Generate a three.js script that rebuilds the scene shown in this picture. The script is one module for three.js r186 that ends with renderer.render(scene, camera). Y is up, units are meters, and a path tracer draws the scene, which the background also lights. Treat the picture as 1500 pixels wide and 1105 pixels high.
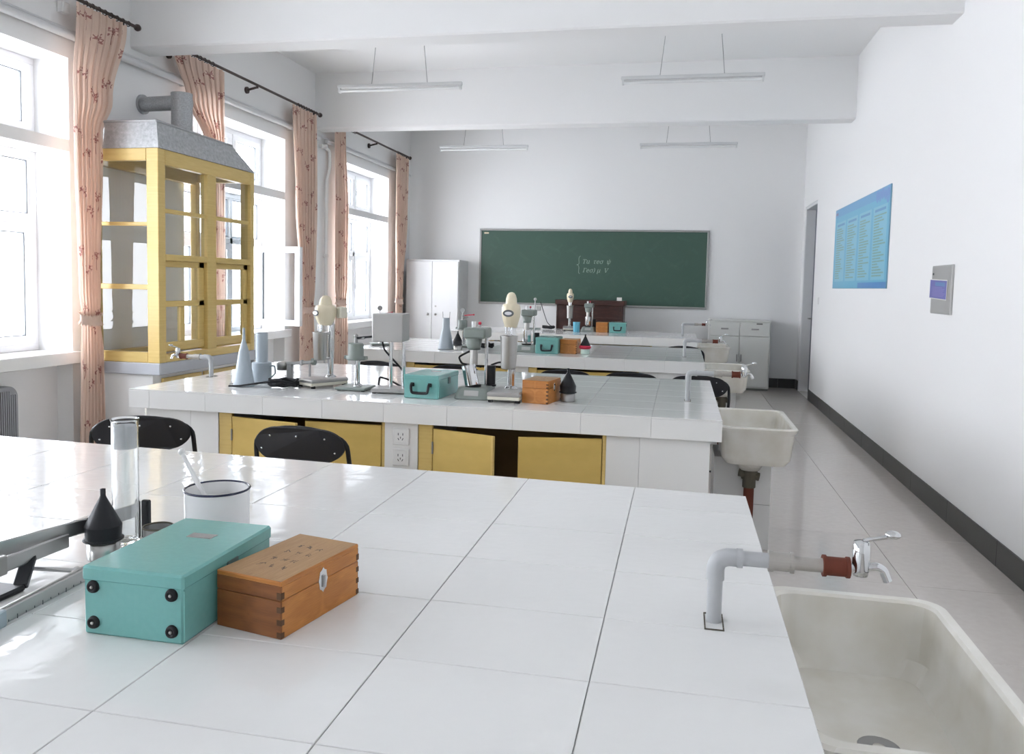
import * as THREE from 'three';
import { mergeGeometries, mergeVertices, toCreasedNormals } from 'three/addons/utils/BufferGeometryUtils.js';
import { RectAreaLightUniformsLib } from 'three/addons/lights/RectAreaLightUniformsLib.js';
import { ImprovedNoise } from 'three/addons/math/ImprovedNoise.js';

// ------------------------------------------------------------------ camera, sky, daylight, exposure
const scene = new THREE.Scene();
const renderer = new THREE.WebGLRenderer({ antialias: true });
renderer.toneMapping = THREE.LinearToneMapping;
renderer.toneMappingExposure = 0.84;
renderer.shadowMap.enabled = true;
RectAreaLightUniformsLib.init();
const camera = new THREE.PerspectiveCamera(2 * Math.atan(552.5 / 1181.8) * 180 / Math.PI, 1500 / 1105, 0.05, 200);
camera.position.set(0, 1.4, 0);
camera.rotation.order = 'YXZ';
camera.rotation.set(-0.07027, 0.20543, 0.02233);
camera.setViewOffset(1500, 1105, 0, 52.5, 1500, 1105);
camera.updateProjectionMatrix();
// hazy white daylight outside
const SKY = new THREE.Color().setRGB(0.94, 0.98, 1.06);
scene.background = SKY;
scene.backgroundIntensity = 12;
const DAYLIGHT = 8;             // the sky's light coming through each window opening
const WX = -4.2, EX = 1.65, NZ = -12.1, SZ = 3.4, CEIL = 3.76;
const WIN = [-11.17, -8.05, -4.93, -1.81, 1.31];   // far jamb of each window; every opening is 1.8 m wide
const WIN_W = 1.8, SILL = 0.86, LINTEL = 2.89;
for (const zr of WIN) {
  const l = new THREE.RectAreaLight(new THREE.Color().setRGB(0.94, 0.98, 1.06), DAYLIGHT, WIN_W, LINTEL - SILL);
  l.name = 'window_daylight';
  l.position.set(-4.73, (SILL + LINTEL) / 2, zr + WIN_W / 2);
  l.lookAt(0, (SILL + LINTEL) / 2, zr + WIN_W / 2);
  scene.add(l);
}

// ------------------------------------------------------------------ helpers
function rng(seed) { let s = seed >>> 0; return () => { s = (s + 0x6D2B79F5) >>> 0; let t = s; t = Math.imul(t ^ (t >>> 15), t | 1); t ^= t + Math.imul(t ^ (t >>> 7), t | 61); return ((t ^ (t >>> 14)) >>> 0) / 4294967296; }; }
const V = (x, y, z) => new THREE.Vector3(x, y, z);
const taken = {};
function numbered(n) { const k = taken[n] = (taken[n] ?? -1) + 1; return k ? `${n}_${String(k).padStart(3, '0')}` : n; }
function thing(name, label, category, pos = [0, 0, 0], turn = 0, group, kind) {
  const o = new THREE.Group(); o.name = numbered(name); scene.add(o);
  o.position.set(...pos); o.rotation.y = turn;
  o.userData = { label, category };
  if (group) o.userData.group = group;
  if (kind) o.userData.kind = kind;
  return o;
}
function struct(name, label, category = 'room') { return thing(name, label, category, [0, 0, 0], 0, undefined, 'structure'); }
function part(name, g, m, parent, pos, rot) {
  const o = new THREE.Mesh(g, m); o.name = name; o.castShadow = o.receiveShadow = true;
  if (pos) o.position.set(...pos);
  if (rot) o.rotation.set(...rot);
  parent.add(o); return o;
}
function copy(o, pos, turn, label, group) {
  const c = o.clone(); c.name = numbered(o.name.replace(/_\d{3}$/, '')); scene.add(c);
  c.userData = { ...o.userData };
  if (pos) c.position.set(...pos);
  if (turn !== undefined) c.rotation.y = turn;
  if (label) c.userData.label = label;
  if (group) c.userData.group = group;
  return c;
}
function attach(o, name, g, m) { o.updateMatrixWorld(true); g.applyMatrix4(o.matrixWorld.clone().invert()); return part(name, g, m, o); }   // a part given in room coordinates
// uv in metres from the dominant direction of each face
function boxUV(g) {
  if (g.index) g = g.toNonIndexed();
  const p = g.attributes.position, uv = new Float32Array(p.count * 2), a = V(), b = V(), c = V(), n = V();
  for (let i = 0; i < p.count; i += 3) {
    a.fromBufferAttribute(p, i); b.fromBufferAttribute(p, i + 1); c.fromBufferAttribute(p, i + 2);
    n.copy(b).sub(a).cross(V().copy(c).sub(a));
    const ax = Math.abs(n.x), ay = Math.abs(n.y), az = Math.abs(n.z);
    for (let k = 0; k < 3; k++) {
      const x = p.getX(i + k), y = p.getY(i + k), z = p.getZ(i + k);
      const [u, v] = ay >= ax && ay >= az ? [x, z] : ax >= az ? [z, y] : [x, y];
      uv[(i + k) * 2] = u; uv[(i + k) * 2 + 1] = v;
    }
  }
  g.setAttribute('uv', new THREE.BufferAttribute(uv, 2));
  return g;
}
function polyGeo(polys, centre = V(0, 0, 0), keep = false) {       // convex polygons -> flat shaded triangles, wound outwards
  const pos = [];
  for (const q of polys) {
    const n = V().copy(q[1]).sub(q[0]).cross(V().copy(q[2]).sub(q[0]));
    const mid = q.reduce((s, x) => s.add(x), V(0, 0, 0)).divideScalar(q.length);
    const p = keep || n.dot(mid.sub(centre)) >= 0 ? q : [...q].reverse();
    for (let i = 1; i + 1 < p.length; i++) for (const v of [p[0], p[i], p[i + 1]]) pos.push(v.x, v.y, v.z);
  }
  const g = new THREE.BufferGeometry();
  g.setAttribute('position', new THREE.Float32BufferAttribute(pos, 3));
  g.computeVertexNormals();
  return boxUV(g);
}
function cbox(w, h, d, c = 0.003, at = [0, 0, 0]) {                // box with chamfered edges, centred on `at`
  c = Math.min(c, w / 2.01, h / 2.01, d / 2.01);
  const H = [w / 2, h / 2, d / 2], polys = [];
  const P = (s, full) => { const r = [0, 0, 0]; for (let i = 0; i < 3; i++) r[i] = s[i] * (H[i] - (i === full ? 0 : c)); return V(...r); };
  for (let a = 0; a < 3; a++) for (const s of [-1, 1]) {
    const q = []; for (const [u, v] of [[-1, -1], [1, -1], [1, 1], [-1, 1]]) { const t = [0, 0, 0]; t[a] = s; t[(a + 1) % 3] = u; t[(a + 2) % 3] = v; q.push(P(t, a)); }
    polys.push(q);
  }
  for (let a = 0; a < 3; a++) { const b = (a + 1) % 3, e = (a + 2) % 3; for (const sb of [-1, 1]) for (const se of [-1, 1]) {
    const t1 = [0, 0, 0]; t1[b] = sb; t1[e] = se; const A = [...t1], B = [...t1]; A[a] = -1; B[a] = 1;
    polys.push([P(A, b), P(B, b), P(B, e), P(A, e)]);
  } }
  for (const x of [-1, 1]) for (const y of [-1, 1]) for (const z of [-1, 1]) polys.push([P([x, y, z], 0), P([x, y, z], 1), P([x, y, z], 2)]);
  const g = polyGeo(polys); g.translate(...at); return g;
}
const bb = (x0, x1, y0, y1, z0, z1, c = 0.003) => cbox(Math.abs(x1 - x0), Math.abs(y1 - y0), Math.abs(z1 - z0), c, [(x0 + x1) / 2, (y0 + y1) / 2, (z0 + z1) / 2]);
function tileGeo(q, t, c = 0.001) {                                // tile on a four-cornered outline [[x,z]...], bottom at y 0, chamfered top
  const cx = q.reduce((s, p) => s + p[0], 0) / 4, cz = q.reduce((s, p) => s + p[1], 0) / 4;
  const inn = q.map(([x, z]) => [x - Math.sign(x - cx) * c, z - Math.sign(z - cz) * c]);
  const L = (pts, y) => pts.map(([x, z]) => V(x, y, z));
  const a = L(q, 0), b = L(q, t - c), d = L(inn, t), polys = [a, d];
  for (let i = 0; i < 4; i++) { const j = (i + 1) % 4; polys.push([a[i], a[j], b[j], b[i]], [b[i], b[j], d[j], d[i]]); }
  return polyGeo(polys, V(cx, t / 2, cz));
}
function rod(a, b, r, seg = 12, r2) {                               // cylinder between two points
  a = a.isVector3 ? a : V(...a); b = b.isVector3 ? b : V(...b);
  const d = V().copy(b).sub(a), g = new THREE.CylinderGeometry(r2 ?? r, r, d.length(), seg);
  g.applyQuaternion(new THREE.Quaternion().setFromUnitVectors(V(0, 1, 0), d.clone().normalize()));
  const m = V().copy(a).add(b).multiplyScalar(0.5); g.translate(m.x, m.y, m.z);
  return g;
}
function tube(pts, r, seg = 40, rs = 8, closed = false) {
  return new THREE.TubeGeometry(new THREE.CatmullRomCurve3(pts.map((p) => V(...p)), closed, 'catmullrom', 0.25), seg, r, rs, closed);
}
const lathe = (pts, seg = 28) => new THREE.LatheGeometry(pts.map(([r, y]) => new THREE.Vector2(r, y)), seg);
function merge(list) {
  return mergeGeometries(list.map((g) => { g = g.index ? g.toNonIndexed() : g; for (const k of Object.keys(g.attributes)) if (!['position', 'normal', 'uv'].includes(k)) g.deleteAttribute(k); return g; }));
}
const moved = (g, x, y, z) => { g.translate(x, y, z); return g; };
function ringLoft(rings, capFirst = true, capLast = true) {        // closed rings of equal point count -> smooth skin
  const n = rings[0].length, pos = [], idx = [];
  for (const r of rings) for (const p of r) pos.push(p[0], p[1], p[2]);
  for (let k = 0; k + 1 < rings.length; k++) for (let i = 0; i < n; i++) { const a = k * n + i, b = k * n + (i + 1) % n, c = a + n, d = b + n; idx.push(a, c, b, b, c, d); }
  const cap = (k, flip) => { const c = [0, 0, 0]; for (const p of rings[k]) for (let j = 0; j < 3; j++) c[j] += p[j] / n; const ci = pos.length / 3; pos.push(...c); for (let i = 0; i < n; i++) { const a = k * n + i, b = k * n + (i + 1) % n; flip ? idx.push(ci, b, a) : idx.push(ci, a, b); } };
  if (capFirst) cap(0, false); if (capLast) cap(rings.length - 1, true);
  let g = new THREE.BufferGeometry();
  g.setAttribute('position', new THREE.Float32BufferAttribute(pos, 3)); g.setIndex(idx);
  g = boxUV(toCreasedNormals(g, 0.6)); return g;
}
function roundRect(hx, hz, r, y, n = 8) {
  const out = []; r = Math.min(r, hx, hz);
  for (const [sx, sz, a0] of [[1, 1, 0], [-1, 1, 1], [-1, -1, 2], [1, -1, 3]]) for (let i = 0; i <= n; i++) { const a = (a0 + i / n) * Math.PI / 2; out.push([sx * (hx - r) + Math.cos(a) * r, y, sz * (hz - r) + Math.sin(a) * r]); }
  return out;
}

// ------------------------------------------------------------------ textures
const pn = new ImprovedNoise();
const fbm = (x, y, z = 0, o = 4) => { let s = 0, a = 0.5; for (let i = 0; i < o; i++) { s += a * pn.noise(x, y, z); x *= 2.03; y *= 2.03; a *= 0.5; } return s; };
function dataTex(n, f, srgb = true, rep = 1) {                      // f(u,v) -> [r,g,b] 0..1
  const d = new Uint8Array(n * n * 4);
  for (let j = 0; j < n; j++) for (let i = 0; i < n; i++) { const c = f(i / n, j / n), k = (j * n + i) * 4; for (let q = 0; q < 3; q++) d[k + q] = Math.max(0, Math.min(255, Math.round(c[q] * 255))); d[k + 3] = 255; }
  const t = new THREE.DataTexture(d, n, n); t.magFilter = THREE.LinearFilter; t.minFilter = THREE.LinearMipmapLinearFilter; t.generateMipmaps = true;
  t.wrapS = t.wrapT = THREE.MirroredRepeatWrapping; t.repeat.set(rep, rep); if (srgb) t.colorSpace = THREE.SRGBColorSpace; t.needsUpdate = true; return t;
}
function canvasTex(w, h, draw) {
  const c = document.createElement('canvas'); c.width = w; c.height = h; draw(c.getContext('2d'), w, h);
  const t = new THREE.CanvasTexture(c); t.colorSpace = THREE.SRGBColorSpace; return t;
}
const mixc = (a, b, t) => a.map((x, i) => x + (b[i] - x) * t);
const std = (o) => new THREE.MeshStandardMaterial(o);
const phys = (o) => new THREE.MeshPhysicalMaterial(o);
const rgb = (r, g, b) => new THREE.Color().setRGB(r, g, b);

const plasterBump = dataTex(256, (u, v) => { const k = 0.5 + 0.5 * fbm(u * 40, v * 40, 3, 3); return [k, k, k]; }, false, 0.5);
const M = {};
M.wall = std({ color: rgb(0.89, 0.89, 0.885), roughness: 0.75, bumpMap: plasterBump, bumpScale: 0.0006 });
M.ceiling = std({ color: rgb(0.89, 0.89, 0.885), roughness: 0.85, bumpMap: plasterBump, bumpScale: 0.0004 });
M.reveal = M.wall;
M.grout = std({ color: rgb(0.50, 0.50, 0.495), roughness: 0.9 });
const glazeBump = dataTex(256, (u, v) => { const k = 0.5 + 0.75 * fbm(u * 9, v * 9, 5, 3); return [k, k, k]; }, false, 1.6);
M.tile = [0.82, 0.81, 0.83].map((k) => std({ color: rgb(k, k, k * 0.985), roughness: 0.06, bumpMap: glazeBump, bumpScale: 0.001 }));
M.tileSide = [0.81, 0.825].map((k) => std({ color: rgb(k, k, k * 0.985), roughness: 0.12 }));
const floorMap = dataTex(256, (u, v) => { const k = 0.5 + 0.8 * fbm(u * 22, v * 22, 9, 4); const c = mixc([0.795, 0.765, 0.74], [0.825, 0.80, 0.775], Math.max(0, Math.min(1, k))); return c; }, true, 1.2);
M.floorTile = [0, 1, 2].map((i) => std({ map: floorMap, color: rgb(0.98 + 0.01 * i, 0.98 + 0.01 * i, 0.98 + 0.01 * i), roughness: 0.1 }));
M.floorGrout = std({ color: rgb(0.55, 0.525, 0.50), roughness: 0.9 });
const graniteMap = dataTex(128, (u, v) => { const k = 0.5 + fbm(u * 60, v * 60, 2, 2); return mixc([0.18, 0.18, 0.18], [0.30, 0.295, 0.28], k); }, true, 4);
M.skirting = std({ map: graniteMap, roughness: 0.35 });
M.pvc = std({ color: rgb(0.82, 0.83, 0.85), roughness: 0.3 });
M.gasket = std({ color: rgb(0.10, 0.11, 0.12), roughness: 0.6 });
M.glass = phys({ color: rgb(1, 1, 1), roughness: 0.0, transmission: 1, thickness: 0, ior: 1.5, metalness: 0 });
const yellowMap = dataTex(256, (u, v) => { const g = fbm(u * 5, v * 60, 4, 3); const k = 0.5 + 0.8 * g; return mixc([0.82, 0.70, 0.42], [0.88, 0.775, 0.50], Math.max(0, Math.min(1, k))); }, true, 1.3);
M.hoodGlass = phys({ color: rgb(0.76, 0.79, 0.81), roughness: 0.0, transmission: 1, thickness: 0, ior: 1.52 });
M.yellow = std({ map: yellowMap, roughness: 0.38 });
const yellowDoorMap = dataTex(256, (u, v) => { const k = 0.5 + 0.9 * fbm(u * 8, v * 14, 7, 3); return mixc([0.79, 0.67, 0.36], [0.84, 0.72, 0.41], Math.max(0, Math.min(1, k))); }, true, 1.1);
M.yellowDoor = std({ map: yellowDoorMap, roughness: 0.4 });
M.yellowEdge = std({ color: rgb(0.33, 0.22, 0.07), roughness: 0.6 });
const galvMap = dataTex(256, (u, v) => { const a = fbm(u * 18, v * 18, 1, 3), b = fbm(u * 55, v * 55, 5, 2); const k = 0.5 + a * 0.9 + b * 0.4; return mixc([0.60, 0.61, 0.615], [0.76, 0.77, 0.78], Math.max(0, Math.min(1, k))); }, true, 2);
M.galv = std({ map: galvMap, roughness: 0.5, metalness: 0.45 });
M.greySlab = std({ color: rgb(0.46, 0.48, 0.52), roughness: 0.5 });
M.plywood = std({ color: rgb(0.42, 0.31, 0.17), roughness: 0.8 });
M.whiteSteel = std({ color: rgb(0.70, 0.70, 0.70), roughness: 0.4 });
M.greySteel = std({ color: rgb(0.70, 0.71, 0.68), roughness: 0.45 });
M.greySteelSeam = std({ color: rgb(0.20, 0.205, 0.19), roughness: 0.6 });
M.radiator = std({ color: rgb(0.36, 0.375, 0.40), roughness: 0.45 });
M.pipePaint = std({ color: rgb(0.70, 0.705, 0.71), roughness: 0.4 });
M.bronze = std({ color: rgb(0.065, 0.045, 0.04), roughness: 0.4, metalness: 0.3 });
M.chrome = std({ color: rgb(0.62, 0.63, 0.64), roughness: 0.12, metalness: 1 });
M.steel = std({ color: rgb(0.42, 0.415, 0.40), roughness: 0.28, metalness: 1 });
M.alu = std({ color: rgb(0.50, 0.50, 0.495), roughness: 0.32, metalness: 0.9 });
M.steelDull = std({ color: rgb(0.36, 0.36, 0.355), roughness: 0.42, metalness: 0.8 });
M.black = phys({ specularIntensity: 0.45, color: rgb(0.022, 0.023, 0.026), roughness: 0.38 });
M.blackRubber = phys({ specularIntensity: 0.45, color: rgb(0.02, 0.02, 0.022), roughness: 0.6 });
M.vinyl = phys({ specularIntensity: 0.45, color: rgb(0.02, 0.02, 0.023), roughness: 0.5 });
const tealMap = dataTex(128, (u, v) => { const k = 0.5 + fbm(u * 30, v * 30, 8, 3); return mixc([0.445, 0.675, 0.655], [0.465, 0.695, 0.675], k); }, true, 3);
M.teal = std({ map: tealMap, roughness: 0.2 });
M.tealDark = std({ color: rgb(0.09, 0.16, 0.155), roughness: 0.5 });
M.greenGrey = std({ color: rgb(0.23, 0.265, 0.245), roughness: 0.42 });
M.cream = std({ color: rgb(0.78, 0.70, 0.52), roughness: 0.3 });
M.creamLight = std({ color: rgb(0.74, 0.71, 0.60), roughness: 0.35 });
M.plateGrey = std({ color: rgb(0.38, 0.37, 0.36), roughness: 0.35, metalness: 0.5 });
M.boxGrey = std({ color: rgb(0.44, 0.435, 0.425), roughness: 0.38, metalness: 0.25 });
M.funnelBlue = std({ color: rgb(0.40, 0.46, 0.51), roughness: 0.35 });
M.cupBlue = std({ color: rgb(0.12, 0.42, 0.56), roughness: 0.4 });
M.enamel = std({ color: rgb(0.82, 0.82, 0.82), roughness: 0.15 });
M.enamelRim = std({ color: rgb(0.02, 0.025, 0.06), roughness: 0.25 });
M.red = std({ color: rgb(0.55, 0.02, 0.06), roughness: 0.4 });
M.mint = std({ color: rgb(0.62, 0.78, 0.70), roughness: 0.4 });
M.clear = phys({ color: rgb(0.97, 0.985, 0.985), roughness: 0.02, transmission: 1, thickness: 0.003, ior: 1.47 });
M.paintedReflection = phys({ color: rgb(0.80, 0.81, 0.83), roughness: 0.55, transmission: 0.35, thickness: 0 });  // pale colour of a reflection, painted inside the measuring cylinder
const ceramicMap = dataTex(256, (u, v) => { const k = Math.max(0, Math.min(1, 0.35 + 1.3 * fbm(u * 6, v * 6, 2, 4))); return mixc([0.925, 0.915, 0.885], [0.87, 0.85, 0.80], k); }, true, 1.4);
M.ceramic = std({ map: ceramicMap, roughness: 0.22 });
const rustMap = dataTex(128, (u, v) => { const k = Math.max(0, Math.min(1, 0.5 + 1.4 * fbm(u * 20, v * 20, 3, 4))); return mixc([0.30, 0.13, 0.08], [0.48, 0.22, 0.13], k); }, true, 6);
M.rust = std({ map: rustMap, roughness: 0.75 });
const oldPipeMap = dataTex(256, (u, v) => { const k = Math.max(0, Math.min(1, 0.45 + 1.5 * fbm(u * 26, v * 26, 6, 4))); return mixc([0.76, 0.75, 0.73], [0.36, 0.32, 0.28], k * k); }, true, 6);
M.oldPipe = std({ map: oldPipeMap, roughness: 0.45, metalness: 0.35 });
const grimeMap = dataTex(128, (u, v) => { const k = Math.max(0, Math.min(1, 0.5 + 1.5 * fbm(u * 24, v * 24, 6, 4))); return mixc([0.24, 0.22, 0.18], [0.44, 0.42, 0.36], k); }, true, 6);
M.grime = std({ map: grimeMap, roughness: 0.8 });
M.pipeGrey = std({ color: rgb(0.43, 0.44, 0.45), roughness: 0.4 });
function woodTex(dark, light, seed, kx, ky, knots = []) {
  return dataTex(512, (u, v) => {
    let uu = u, w = 0;
    for (const [a, b, r] of knots) { const d = Math.hypot((u - a), (v - b) * 1.6); w += Math.exp(-d * d / (r * r)); }
    const g = Math.sin((v * ky + 2.2 * fbm(uu * kx, v * 6, seed, 3) + w * 3) * 6.283) * 0.5 + 0.5;
    const f = fbm(u * 12, v * 240, seed + 5, 2);
    const k = Math.max(0, Math.min(1, 0.45 + 0.35 * (g - 0.5) + 0.5 * f + 0.35 * fbm(u * 3, v * 5, seed + 2, 2)));
    return mixc(mixc(dark, light, k), [0.30, 0.13, 0.06], Math.min(0.75, w * 0.8));
  }, true, 1);
}
const boxWood = woodTex([0.66, 0.41, 0.18], [0.83, 0.57, 0.29], 3, 3, 7, [[0.2, 0.35, 0.022], [0.62, 0.55, 0.018], [0.85, 0.25, 0.02]]);
boxWood.repeat.set(3.2, 3.2);
M.boxWood = std({ map: boxWood, roughness: 0.42 });
const boxWoodEnd = woodTex([0.46, 0.27, 0.13], [0.58, 0.36, 0.18], 8, 2, 9); boxWoodEnd.repeat.set(3.2, 3.2);
M.boxWoodEnd = std({ map: boxWoodEnd, roughness: 0.5 });
M.boxSeam = std({ color: rgb(0.10, 0.045, 0.018), roughness: 0.7 });
const lecternWood = woodTex([0.20, 0.105, 0.085], [0.30, 0.165, 0.13], 12, 3, 8); lecternWood.repeat.set(1.5, 1.5);
M.lectern = std({ map: lecternWood, roughness: 0.4 });
M.tubeGlass = std({ color: rgb(0.84, 0.85, 0.85), roughness: 0.2 });
M.fixture = std({ color: rgb(0.70, 0.71, 0.71), roughness: 0.4 });
M.wire = std({ color: rgb(0.42, 0.42, 0.42), roughness: 0.6 });
M.doorBlue = std({ color: rgb(0.10, 0.125, 0.17), roughness: 0.4 });
M.doorFrame = std({ color: rgb(0.78, 0.785, 0.785), roughness: 0.5 });
M.outlet = std({ color: rgb(0.80, 0.80, 0.79), roughness: 0.3 });
M.paper = std({ color: rgb(0.80, 0.79, 0.75), roughness: 0.8 });

// ------------------------------------------------------------------ the room shell
{
  const o = struct('floor', 'polished beige grey floor tiles running down the aisle', 'floor');
  part('floor_bed', bb(WX - 0.5, EX + 0.3, -0.2, -0.0085, NZ - 0.3, SZ + 0.3, 0), M.floorGrout, o);
  const r = rng(5), P = 0.8, full = tileGeo([[-0.3992, -0.3992], [0.3992, -0.3992], [0.3992, 0.3992], [-0.3992, 0.3992]], 0.0085, 0.0006);
  const xs = [WX]; for (let x = 1.11 - 7 * P; x < EX; x += P) if (x > WX) xs.push(x); xs.push(EX);
  const zs = []; for (let z = NZ; z < SZ; z += P) zs.push(z); zs.push(SZ);
  for (let i = 0; i + 1 < xs.length; i++) for (let j = 0; j + 1 < zs.length; j++) {
    const w = xs[i + 1] - xs[i], d = zs[j + 1] - zs[j], cx = (xs[i] + xs[i + 1]) / 2, cz = (zs[j] + zs[j + 1]) / 2;
    const g = Math.abs(w - P) < 1e-6 && Math.abs(d - P) < 1e-6 ? full : tileGeo([[-w / 2 + 0.0012, -d / 2 + 0.0012], [w / 2 - 0.0012, -d / 2 + 0.0012], [w / 2 - 0.0012, d / 2 - 0.0012], [-w / 2 + 0.0012, d / 2 - 0.0012]], 0.0085, 0.0006);
    part('floor_tile', g, M.floorTile[Math.floor(r() * 3)], o, [cx, -0.0085, cz]);
  }
}
{
  const o = struct('ceiling', 'white painted ceiling slab', 'ceiling');
  part('ceiling_slab', bb(WX - 0.5, EX + 0.3, CEIL, CEIL + 0.2, NZ - 0.3, SZ + 0.3, 0), M.ceiling, o);
  for (const [a, b] of [[-5.82, -5.58], [-9.01, -8.77], [-2.62, -2.38], [0.58, 0.82]]) {
    const s = struct('ceiling_beam', 'white concrete beam crossing below the ceiling, ' + (a < -8 ? 'farther one' : a < -5 ? 'nearer one at the top edge' : a < 0 ? 'above the nearest bench' : 'behind the viewer'), 'beam');
    part('beam_body', bb(WX - 0.02, EX + 0.02, 3.14, CEIL + 0.02, a, b, 0.012), M.ceiling, s);
  }
}
{
  const o = struct('wall_left', 'white wall with deep window openings on the left', 'wall');
  const T = 0.5, x0 = WX - T, x1 = WX, g = [];
  const edges = [...WIN].sort((a, b) => a - b);
  let z = NZ - 0.3;
  for (const zr of edges) {
    g.push(bb(x0, x1, -0.1, CEIL + 0.1, z, zr, 0));
    g.push(bb(x0, x1, LINTEL, CEIL + 0.1, zr, zr + WIN_W, 0));
    g.push(bb(x0, x1 - 0.13, -0.1, 0.78, zr, zr + WIN_W, 0));          // thin wall of the radiator niche
    g.push(bb(x0 + 0.15, x1 - 0.004, 2.25, 2.335, zr - 0.01, zr + WIN_W + 0.01, 0.004));   // concrete transom across the opening
    z = zr + WIN_W;
  }
  g.push(bb(x0, x1, -0.1, CEIL + 0.1, z, SZ + 0.3, 0));
  part('wall_masonry', merge(g), M.wall, o);
}
const DOOR = [-11.9, -10.91, 2.56];
{
  const o = struct('wall_right', 'long white painted wall on the right of the aisle', 'wall');
  part('wall_masonry', merge([
    bb(EX, EX + 0.25, -0.1, CEIL + 0.1, DOOR[1], SZ + 0.3, 0), bb(EX, EX + 0.25, -0.1, CEIL + 0.1, NZ - 0.3, DOOR[0], 0),
    bb(EX, EX + 0.25, DOOR[2], CEIL + 0.1, DOOR[0], DOOR[1], 0)]), M.wall, o);
  const f = struct('wall_front', 'white front wall behind the green chalkboard', 'wall');
  part('wall_masonry', bb(WX - 0.5, EX + 0.3, -0.1, CEIL + 0.1, NZ - 0.25, NZ, 0), M.wall, f);
  const b = struct('wall_back', 'white wall behind the viewer', 'wall');
  part('wall_masonry', bb(WX - 0.5, EX + 0.3, -0.1, CEIL + 0.1, SZ, SZ + 0.25, 0), M.wall, b);
  const d = struct('door_1', 'dark blue grey door set in a recess of the right wall', 'door');
  part('door_frame', merge([bb(EX + 0.005, EX + 0.2, 0.0, DOOR[2], DOOR[0], DOOR[0] + 0.03), bb(EX + 0.11, EX + 0.2, 0, DOOR[2], DOOR[1] - 0.05, DOOR[1]), bb(EX + 0.005, EX + 0.2, DOOR[2] - 0.04, DOOR[2], DOOR[0], DOOR[1])]), M.doorFrame, d);
  const leaf = part('door_leaf', bb(EX + 0.13, EX + 0.175, 0.005, DOOR[2] - 0.04, DOOR[0] + 0.03, DOOR[1] - 0.05, 0.003), M.doorBlue, d);
  part('door_handle', merge([rod([EX + 0.13, 1.02, DOOR[0] + 0.12], [EX + 0.08, 1.02, DOOR[0] + 0.12], 0.01), rod([EX + 0.08, 1.02, DOOR[0] + 0.12], [EX + 0.08, 1.02, DOOR[0] + 0.22], 0.01)]), M.steel, leaf);
}
{
  const o = struct('baseboard_right', 'dark grey granite skirting tiles along the right wall', 'baseboard');
  const run = (a, b, fixed, alongZ, h = 0.135) => { for (let z = a; z < b - 0.01; z += 0.8) { const e = Math.min(b, z + 0.8); part('skirting_tile', alongZ ? bb(fixed - 0.012, fixed, 0, h, z + 0.0008, e - 0.0008, 0.0015) : bb(z + 0.0008, e - 0.0008, 0, h, fixed, fixed + 0.012, 0.0015), M.skirting, alongZ && fixed > 0 ? o : of); } };
  const of = struct('baseboard_front', 'dark granite skirting tiles below the chalkboard wall', 'baseboard');
  run(DOOR[1], SZ, EX, true); run(NZ + 0.012, DOOR[0], EX, true);
  run(WX, EX - 0.012, NZ, false);
}

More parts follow.
